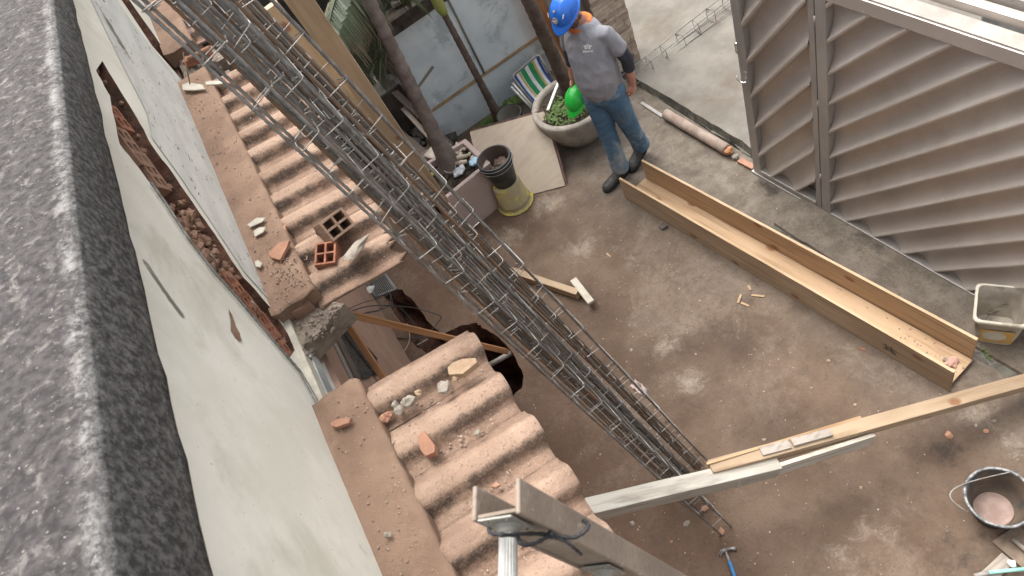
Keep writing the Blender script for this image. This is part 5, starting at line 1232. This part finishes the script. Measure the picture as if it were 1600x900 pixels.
for i, (u, v, r, z, lb) in enumerate(((692, 606, .026, 2.54, 'grey cement lump beside the tan chunk'), (638, 628, .028, 2.53, 'pale cement lump in the tile valley'), (622, 642, .019, 2.53, 'smaller pale lump below the one in the valley'), (617, 632, .014, 2.53, 'small dark grey lump left of the pale lumps'), (600, 655, .022, 2.52, 'orange lump at the corner of the mortar band'), (608, 648, .016, 2.52, 'second small orange lump beside the band corner'), (654, 614, .013, 2.54, 'small beige lump between the cement lumps'), (712, 590, .018, 2.535, 'beige crumb under the tan chunk'),
                                      (606, 836, .011, 2.585, 'single pale pebble low on the near mortar band'), (747, 676, .012, 2.52, 'pale chip in the valley of the near tiles'))):
    single('debris_lump', MB().rock(zp(u, v, z), r, 700+i, 2, .75, i), M['shard'] if 'orange' in lb else (M['chunk_tan'] if 'beige' in lb else M['chunk']), lb, 'lump')
shard('flat orange tile chip in the third valley of the near tiles', [(771, 757), (780, 755), (783, 759), (775, 763), (769, 761)], 2.50, M['shard'], .008)
gr = MB(); rnd = random.Random(99)
def tile_z(x, y, ys): 
    z = ZT-.06*max(0, (x+.57)/.45)
    for y0 in ys:
        if y0-.0 < y < y0+.172: return z+.062*tprof((y-y0)/.172)
    return z
YL = [1.695-PT*i for i in range(8)]; YM = [2.46+.226*i for i in range(10)]
for i in range(900):
    if rnd.random() < .45: y = rnd.uniform(2.45, 4.7); ys = YM
    else: y = rnd.uniform(.3, 1.85); ys = YL
    if rnd.random() < .5: x = rnd.uniform(-.73, -.56); z = 2.569
    else: x = rnd.uniform(-.54, -.14); z = tile_z(x, y, ys)+.002
    gr.rock(V((x, y, z)), rnd.choice((.0015, .002, .0025, .0035, .005)), i, 1)
for i in range(150):                                     # more grit in the valleys and by the broken edge
    y0 = rnd.choice(YL[:4]); gr.rock(V((rnd.uniform(-.54, -.2), y0-rnd.uniform(.005, .07), ZT-.02)), rnd.uniform(.002, .007), 3000+i, 1)
for i in range(160): gr.rock(V((rnd.gauss(-.62, .06), rnd.gauss(2.62, .1), 2.572)), rnd.uniform(.0015, .005), 4000+i, 1)
single('canopy_grit', gr, M['gravel'], 'scattered grit and crumbs on the canopy tiles', 'grit', kind='stuff')
gy = MB()
for i in range(700):
    x, y = rnd.uniform(-.4, 2.5), rnd.uniform(.4, 5.0)
    if rnd.random() < .3: x, y = rnd.gauss(.6, .5), rnd.gauss(2.2, .8)
    if (xy((x, y))-xy((-.15, 3.5))).length < .45: continue
    gy.rock(V((x, y, .002)), rnd.choice((.002, .002, .003, .004, .006)), i, 1, .7)
single('yard_grit', gy, M['gravel'], 'fine grit scattered over the yard floor', 'grit', kind='stuff')
for i, (u, v, r, mm, lb) in enumerate(((1073, 818, .022, 'chunk', 'beige stone left of the wire ends'), (1127, 832, .022, 'shard', 'orange brick chip touching the outermost cage foot'), (988, 818, .016, 'chunk', 'small grey stone below the grey beam'), (1101, 795, .022, 'shard', 'orange brick chip inside the outermost cage foot'),
                                       (1483, 680, .022, 'shard', 'orange brick chip below the tan board'), (1541, 674, .014, 'shard', 'orange chip right of the larger brick chip'), (1553, 658, .012, 'chunk', 'beige stone near the right edge below the board'), (1525, 664, .010, 'chunk', 'grey stone between the brick chips below the board'),
                                       (1295, 564, .013, 'chunk_tan', 'pinkish stone in front of the trough'), (1193, 687, .010, 'chunk', 'white stone above the tan board left end'), (986, 547, .012, 'chunk', 'white stone right of the rebar bundle'), (1093, 470, .011, 'chunk_tan', 'beige stone in the middle of the yard'), (1336, 632, .009, 'chunk_tan', 'pinkish stone between trough and tan board'), (1345, 762, .009, 'chunk_tan', 'cream stone in the open lower right yard'), (1268, 606, .008, 'chunk', 'white chip near the trough middle'), (938, 710, .008, 'chunk', 'white chip left of the lower rebar bundle'), (1049, 846, .010, 'shard', 'tiny orange chip left of the hammer'), (1087, 553, .007, 'chunk', 'white chip near the rag'), (1473, 458, .008, 'chunk', 'white chip by the gate foot'))):
    single('pebble' if mm != 'shard' else 'brick_shard', MB().rock(zp(u, v, r*.4), r, 40+i, 1, .6, i, 1.25), M[mm], lb, 'stone' if mm != 'shard' else 'shard')
for i, (a, b, lb) in enumerate((((1153, 473), (1158, 460), 'upright wood chip, leftmost of the chips by the trough'), ((1174, 461), (1194, 463), 'longest pale wood chip by the trough'), ((1158, 473), (1170, 478), 'pale wood chip below the others by the trough'), ((1169, 446), (1173, 453), 'orange wood chip above the others by the trough'), ((1340, 544), (1352, 546), 'dark reddish chip at the trough side'), ((948, 396), (954, 401), 'pale straw on the yard beside the bundle'))):
    single('wood_chip', MB().beam(zp(*a, .006), zp(*b, .006), .016 if i < 4 else .012, .006), M['pine_floor'] if i != 4 else M['brick'], lb, 'wood chip', bevel=.001)
single('wood_block', MB().beam(zp(1032, 357, .015), zp(1040, 351, .015), .05, .02), M['old_wood'], 'small dark block wedged under the trough side', 'block', bevel=.002)
weeds('tiny green weed by the tub and the slab step', zp(1540, 556)[0], zp(1540, 556)[1], .005, .02, 8, 6, M['leaf'], .014)

# ---------------------------------------------------------------- the worker
def remesh(mb, voxel, name, m, smooth=2, wr=0, wsc=14, seed=0, wdir=None):
    me0 = mb.mesh('tmp', m); o = bpy.data.objects.new('tmp', me0); col.objects.link(o)
    r_ = o.modifiers.new('r', 'REMESH'); r_.mode = 'VOXEL'; r_.voxel_size = voxel; r_.use_smooth_shade = True
    s_ = o.modifiers.new('s', 'SMOOTH'); s_.iterations = smooth; s_.factor = .5
    dg = bpy.context.evaluated_depsgraph_get(); dg.update(); me = bpy.data.meshes.new_from_object(o.evaluated_get(dg)); me.name = name
    bpy.data.objects.remove(o); me.materials.clear(); me.materials.append(m)
    if wr:
        nr = [v.normal.copy() for v in me.vertices]
        for v, n_ in zip(me.vertices, nr):
            p = v.co.copy(); q = V((p.x*wsc, p.y*wsc, p.z*wsc*.55)) if wdir is None else V((p.x*wsc*wdir[0], p.y*wsc*wdir[1], p.z*wsc*wdir[2]))
            a = 1-abs(noise.noise(q+V((seed, 0, 0))))*2.4; v.co = p+n_*(wr*max(a, -.6)+wr*.6*noise.noise(q*.4+V((0, seed, 0))))
    me.polygons.foreach_set('use_smooth', [True]*len(me.polygons)); return me
def shift(me, org):
    for v in me.vertices: v.co -= org
    return me
FW = V((-.91, -.42, 0)).normalized(); LF = V((.42, -.91, 0)).normalized(); UP = V((0, 0, 1))
def ell(c, a, b, xa, ya, n=20): return [V(c)+xa*(a*math.cos(2*math.pi*i/n))+ya*(b*math.sin(2*math.pi*i/n)) for i in range(n)]
def limb(mb, pts, rad, n=16):
    """tapered limb with round ends"""
    P_ = [V(p) for p in pts]; d0 = (P_[1]-P_[0]).normalized(); d1 = (P_[-1]-P_[-2]).normalized()
    dense, rr = [], []
    for i in range(len(P_)-1):
        for k in range(6): t = k/6; dense.append(P_[i].lerp(P_[i+1], t)); rr.append(rad[i]+(rad[i+1]-rad[i])*t)
    dense.append(P_[-1]); rr.append(rad[-1])
    dense = [dense[0]-d0*rr[0]*.6]+dense+[dense[-1]+d1*rr[-1]*.6]; rr = [rr[0]*.55]+rr+[rr[-1]*.55]
    mb.tube(dense, rr, n)
wk = thing('person', 'worker in a blue hard hat, grey t-shirt and jeans holding a green helmet', 'person', (1.75, 4.28, 0)); WO = V(wk.location)
def RZ(p):
    p = V(p); p.z += .085*max(0, min(1, (p.z-.35)/.5)); p += (-CR*.02 if p.z > 1.3 else V((0, 0, 0))); return p
hipR, hipL = V((1.685, 4.335, .86)), V((1.775, 4.185, .86)); kneeR, kneeL = V((1.665, 4.29, .48)), V((1.845, 4.235, .46)); ankR, ankL = V((1.665, 4.275, .10)), V((1.925, 4.315, .13))
shL, shR = V((1.875, 4.145, 1.355)), V((1.715, 4.485, 1.355)); elL, elR = V((1.945, 4.10, 1.09)), V((1.69, 4.575, 1.09)); wrL, wrR = V((1.915, 4.12, .865)), V((1.635, 4.53, .90))
neck, head = V((1.780, 4.335, 1.435)), V((1.722, 4.35, 1.555))
hipR, hipL, kneeR, kneeL, shL, shR, elL, elR, wrL, wrR, neck, head = [RZ(p) for p in (hipR, hipL, kneeR, kneeL, shL.lerp(shR, .06), shR.lerp(shL, .06), elL.lerp(elR, .05), elR.lerp(elL, .03), wrL, wrR, neck, head)]
HF = (FW*.80+UP*-.60).normalized(); HU = (HF.cross(LF)).normalized(); HU = HU if HU.z > 0 else -HU      # head pitched down
body = MB()
limb(body, [hipR, kneeR, ankR], [.085, .058, .042]); limb(body, [hipL, kneeL, ankL], [.085, .058, .042])
body.rings([ell(RZ((1.735+.045*(z-.8)/.63, 4.265+.05*(z-.8)/.63, z)), a*.88, b*.82, LF, FW) for z, a, b in ((.80, .10, .08), (.86, .155, .11), (.96, .15, .12), (1.1, .155, .12), (1.25, .165, .105), (1.34, .135, .08), (1.41, .06, .05))])
limb(body, [RZ((1.78, 4.33, 1.34)), neck, head-HU*.03], [.06, .055, .055]); limb(body, [shL.lerp(elL, .12).lerp(shR, .05), elL, wrL], [.036, .042, .03]); limb(body, [shR.lerp(elR, .12).lerp(shL, .05), elR, wrR], [.036, .042, .03])
hr = []
for k in range(11):
    t = -1+2*k/10; r = max(.02, math.sqrt(max(0, 1-t*t))); hr.append(ell(head+HU*(.115*t)+HF*(.012 if t < 0 else 0)*(1 if t > -.9 else 2), .074*r, .092*r*(1 if t > -.2 else .92), LF, HF))
body.rings(hr); limb(body, [head+HF*.085+HU*.012, head+HF*.108-HU*.022], [.010, .015], 8)
for q in (-1, 1): body.rock(head+LF*q*.076-HU*.01-HF*.005, .02, 1, 2, 1.4)
def hand(mb, wr, dirn, palmn, side, curl=1.3, sc_=1.0):
    """palm box-like ellipsoid + four curled fingers + thumb; side = across-palm axis toward the thumb"""
    d = V(dirn).normalized(); s_ = V(side); s_ = (s_-d*s_.dot(d)).normalized(); n_ = V(palmn); n_ = (n_-d*n_.dot(d)-s_*n_.dot(s_)).normalized()
    mb.rings([ell(wr+d*t, a, b, s_, n_, 14) for t, a, b in ((-.02, .026, .020), (.01, .030, .019), (.04, .040, .018), (.075, .042, .016), (.088, .036, .012))])
    for i, (o, L_) in enumerate(((.031, .072), (.011, .080), (-.010, .074), (-.029, .060))):
        p = wr+d*.078+s_*o; a = 0; pts = [p-d*.015, p]
        for k, fr_ in enumerate((.45, .32, .23)):
            a += curl*(.75 if k == 0 else 1.0)*(1+.08*i); dd = d*math.cos(a)+n_*math.sin(a); p = p+dd*L_*fr_*sc_; pts.append(p)
        limb(mb, pts, [.0095, .0095, .0088, .008, .0068], 8)
    p = wr+d*.02+s_*.028; limb(mb, [p, p+s_*.022+d*.022+n_*.010, p+s_*.020+d*.048+n_*.028, p+s_*.006+d*.064+n_*.040], [.014, .012, .010, .008], 8)
hand(body, wrL, (wrL-elL).normalized()+V((-.1, 0, -.4)), V((-.5, .85, 0)), FW, 1.15)
hdR = V((-.25, -.12, -1)); hand(body, wrR, hdR, V((-.35, -.95, 0)), FW+V((0, 0, -.1)), .75)
part('body', shift(remesh(body, .006, 'body', M['skin'], 2), WO), None, wk)
# clothes
sh = MB(); tor = []
for z, a, b, fx in ((.835, .176, .140, -.012), (.86, .180, .150, -.01), (.92, .182, .160, .008), (1.02, .182, .165, .024), (1.12, .180, .155, .022), (1.22, .184, .135, .012), (1.31, .188, .118, .0), (1.37, .170, .102, -.008), (1.41, .115, .085, -.012), (1.435, .075, .07, -.008)):
    t = (z-.8)/.63; c = RZ((1.735+.045*t, 4.265+.05*t, z))+FW*fx; tor.append(ell(c, a*.95, b, LF, FW, 28))
sh.rings(tor)
def sleeve(s, e, L_): 
    d = (e-s).normalized(); nk = V((neck.x, neck.y, s.z+.005)); limb(sh, [s.lerp(nk, .45), s+V((0, 0, -.008)), s+d*L_*.5, s+d*L_], [.045, .058, .062, .066])
sleeve(shL, elL, .185); sleeve(shR, elR, .185)
part('t_shirt', shift(remesh(sh, .008, 't_shirt', M['shirt'], 5, .0055, 17, 3, (.9, .9, .5)), WO), None, wk)
# dark arm sleeves
for s, e, w_ in ((shL, elL, wrL), (shR, elR, wrR)):
    mb = MB(); dd = (e-s).normalized(); limb(mb, [s+dd*.15, e, e.lerp(w_, .42)], [.052, .049, .044]); part('arm_sleeve', shift(remesh(mb, .008, 'arm_sleeve', M['sleeve'], 2, .003, 20, 5), WO), None, wk)
je = MB(); limb(je, [hipR+V((0, 0, .02)), hipR+V((0, 0, -.1)), kneeR, kneeR.lerp(ankR, .6), ankR+V((0, 0, -.015))], [.095, .098, .074, .070, .076])
limb(je, [hipL+V((0, 0, .02)), hipL+V((0, 0, -.1)), kneeL, kneeL.lerp(ankL, .6), ankL+V((0, 0, .0))], [.095, .098, .074, .070, .076])
je.rings([ell(RZ((1.735, 4.262, z)), a, b, LF, FW) for z, a, b in ((.76, .12, .09), (.82, .168, .125), (.9, .165, .125), (.94, .16, .12))])
part('jeans', shift(remesh(je, .008, 'jeans', M['jeans'], 3, .0038, 22, 9, (.8, .8, 1.1)), WO), None, wk)
def boot(ank, heel, toe, lift=0):
    mb = MB(); heel, toe = V(heel), V(toe); d = (toe-heel); 
    dz = V((d.x, d.y, 0)).normalized(); s_ = V((-dz.y, dz.x, 0)); rr = []
    for t, a, b, zc in ((-.02, .022, .022, .045), (.04, .040, .040, .048), (.2, .043, .048, .050), (.42, .042, .045, .050), (.62, .050, .036, .040), (.82, .051, .031, .036), (.95, .040, .026, .032), (1.02, .018, .015, .028)):
        c = heel+d*t; rr.append(ell(V((c.x, c.y, c.z+zc-.02)), a, b, s_, UP, 16))
    mb.rings(rr); limb(mb, [heel+d*.18+UP*.04, ank+UP*.04], [.044, .046])
    part('boot', shift(remesh(mb, .006, 'boot', M['boot'], 2, .002, 30, 4), WO), None, wk)
    so2 = MB(); pts = []
    for t, a in ((-.03, .018), (.03, .038), (.2, .041), (.45, .037), (.65, .050), (.85, .051), (.98, .036), (1.04, .012)): pts.append((heel+d*t, a))
    loop = [p+s_*a-UP*.018 for p, a in pts]+[p-s_*a-UP*.018 for p, a in pts[::-1]]; so2.prism(loop, (0, 0, .018)); part('boot_sole', so2, M['cord'], wk, .003)
boot(ankR, (1.705, 4.275, .022), (1.44, 4.225, .022)); boot(ankL, (1.955, 4.33, .075), (1.725, 4.235, .022))
# collar, hair, beard, cap
mb = MB(); 
cpts = [neck+V((0, 0, -.015))+LF*(.078*math.cos(a))+FW*(.074*math.sin(a))+UP*(-.012*math.sin(a)) for a in [i*2*math.pi/24 for i in range(25)]]; mb.tube(cpts, .022, 10)
part('orange_collar', mb, M['orange'], wk)
mb = MB(); 
for k in range(60):
    a = (k/59-.5)*2.6; p = head-HU*.075+HF*(.075*math.cos(a))+LF*(.062*math.sin(a)); mb.rock(p+V((random.uniform(-.006, .006), random.uniform(-.006, .006), random.uniform(-.01, .02))), .018, k, 1)
part('beard', shift(remesh(mb, .005, 'beard', M['beard'], 1, .003, 60, 3), WO), None, wk)
for q in (-1, 1): part('eye', MB().rock(head+HF*.088+LF*q*.030+HU*.02, .011, 1, 2), M['white_plastic'], wk)
part('mouth', MB().tube([head+HF*.094-HU*.052+LF*.022, head+HF*.099-HU*.053, head+HF*.094-HU*.052-LF*.022], .005, 6), M['maroon'], wk)
cp = MB(); up_ = []; N = 14
for i in range(N+1):
    a = (i/N-.5)*2.3; up_.append(head+HU*.042+HF*(.085*math.cos(a))+LF*(.078*math.sin(a)))
ou = [head+HU*(.018-.012*math.cos((i/N-.5)*2.3))+HF*(.165*math.cos((i/N-.5)*2.0))+LF*(.085*math.sin((i/N-.5)*2.0)) for i in range(N+1)]
cp.add(up_+ou+[p+HU*.006 for p in up_+ou], [(i, i+1, N+2+i, N+1+i) for i in range(N)]+[(2*N+2+i, 3*N+3+i, 3*N+4+i, 2*N+3+i) for i in range(N)]+[(N+1+i, N+2+i, 3*N+4+i, 3*N+3+i) for i in range(N)], True)
part('cap_peak', cp, M['maroon'], wk); part('cap_band', MB().tube([head+HU*.035+HF*(.094*math.cos(a))+LF*(.080*math.sin(a)) for a in [i*.262 for i in range(25)]], .012, 8), M['maroon'], wk)
def hard_hat(c, fwd, up, side, m, m_in, parent, scl=1.0, name='hard_hat'):
    c = V(c); n = 40; rr = []; K = 12
    for k in range(K+1):
        ph = (math.pi/2)*(1-k/K)*1.0; r = math.cos(ph); h = math.sin(ph); row = []
        for i in range(n):
            a = 2*math.pi*i/n; ca, sa = math.cos(a), math.sin(a); rx = .135 if ca > 0 else .140; x = rx*ca*r; y = .112*sa*r; z = .118*h
            ridge = .006*math.exp(-(y/.013)**2)*(1 if k < K-1 else 0)+.004*(math.exp(-((abs(y)-.045)/.010)**2))*(1 if 0 < k < K-1 else 0); z += ridge
            row.append(c+(fwd*x+side*y+up*z)*scl)
        rr.append(row)
    out = MB(); out.rings(rr, True, False)
    def brim(e, z0):
        row = []
        for i in range(n):
            a = 2*math.pi*i/n; ca, sa = math.cos(a), math.sin(a); fr = max(0, ca)**2.2; x = (.135 if ca > 0 else .14)*ca+e*ca*(1+3.2*fr); y = .112*sa+e*sa*(1-.2*fr); row.append(c+(fwd*x+side*y+up*(z0-.014*fr*(e/.012)))*scl)
        return row
    o2 = MB().rings([rr[-1], brim(.004, -.003), brim(.013, -.006), brim(.014, -.010), brim(.004, -.010)], True, False)
    inn3 = [[c+(p-c)*.955 for p in r] for r in rr]; o3 = MB().rings(inn3+[brim(.004, -.010)], True, False)
    part('shell', out, m, parent); part('brim', o2, m, parent); part('lining', o3, m_in, parent)
hh = thing('hard_hat', 'blue hard hat with a round sticker on the worker\'s head', 'hard hat', head+HU*.03)
HFh = (FW*.86+UP*-.5).normalized(); HUh = HFh.cross(LF).normalized(); HUh = HUh if HUh.z > 0 else -HUh
hc = head+HUh*.035+HFh*.004; hard_hat(hc, HFh, HUh, LF, M['hat_blue'], M['cord'], hh, .93)
st = hc+HFh*.104+HUh*.067; nd_ = (HFh*.8+HUh*.6).normalized(); s1 = LF; s2 = nd_.cross(s1)
part('round_sticker', MB().prism([st+nd_*.0+s1*(.024*math.cos(i*.393))+s2*(.024*math.sin(i*.393)) for i in range(16)], nd_*.006), M['sticker'], hh)
part('sticker_bar', MB().prism([st+nd_*.0066+s1*a+s2*b for a, b in ((-.016, -.005), (.016, -.005), (.016, .005), (-.016, .005))], nd_*.001), M['print'], hh)
part('small_badge', MB().prism([hc+HFh*.056+HUh*.104+s1*(.009*math.cos(i*.6))+HFh*(.009*math.sin(i*.6)) for i in range(10)], HUh*.010), M['sticker'], hh)
for q in (-1, 1): part('vent', MB().beam(hc+HFh*.085+HUh*.070+LF*q*.062, hc+HFh*.062+HUh*.085+LF*q*.068, .006, .006), M['print'], hh)
gh = thing('hard_hat', 'bright green hard hat hanging from the worker\'s right hand over the pot', 'hard hat', (1.58, 4.52, .84))
gF = (CD*.85-CR*.35+CF*.1).normalized(); gU = (-CR*.62-CF*.62-CD*.1); gU = (gU-gF*gU.dot(gF)).normalized(); hard_hat(zp(902, 153, .845), gF, gU, gF.cross(gU), M['hat_green'], M['green_in'], gh, .86)
# chest print: small crest with two text-like bars
def chest(su, sv): # su across (toward his left), sv up; on the shirt front
    c = V((1.760, 4.290, 1.235)); return c, su, sv
dg = bpy.context.evaluated_depsgraph_get(); dg.update()
shirt_o = [o for o in wk.children if o.name.startswith('t_shirt')][0]
from mathutils.bvhtree import BVHTree
bvh = BVHTree.FromPolygons([v.co+WO for v in shirt_o.data.vertices], [list(p.vertices) for p in shirt_o.data.polygons])
def onshirt(u, v):
    r = ray(u, v).normalized(); h_ = bvh.ray_cast(CAM, r)
    return (h_[0]-r*.003) if h_[0] else None
def print_poly(px, nm='shirt_print'):
    q = [onshirt(*p) for p in px]
    if all(q): part(nm, MB().add(q, [list(range(len(q)))]), M['print'], wk)
cx_, cy_ = 918, 73
star = [(cx_+7.5*math.cos(R(a))*(1 if i % 2 == 0 else .62), cy_+5*math.sin(R(a))*(1 if i % 2 == 0 else .62)) for i, a in enumerate(range(-90, 270, 36))]
for i in range(10): print_poly([star[i], star[(i+1) % 10], (cx_+4*math.cos(R(-90+36*(i+1))), cy_+2.6*math.sin(R(-90+36*(i+1)))), (cx_+4*math.cos(R(-90+36*i)), cy_+2.6*math.sin(R(-90+36*i)))])
for k in range(6): print_poly([(911+k*2.6, 79.2-k*.1), (912.8+k*2.6, 79.2-k*.1), (912.8+k*2.6, 82-k*.1), (911+k*2.6, 82-k*.1)])
for k in range(3): print_poly([(914.5+k*2.6, 71), (916.3+k*2.6, 71), (916.3+k*2.6, 75), (914.5+k*2.6, 75)])
print('objects', len(bpy.data.objects))
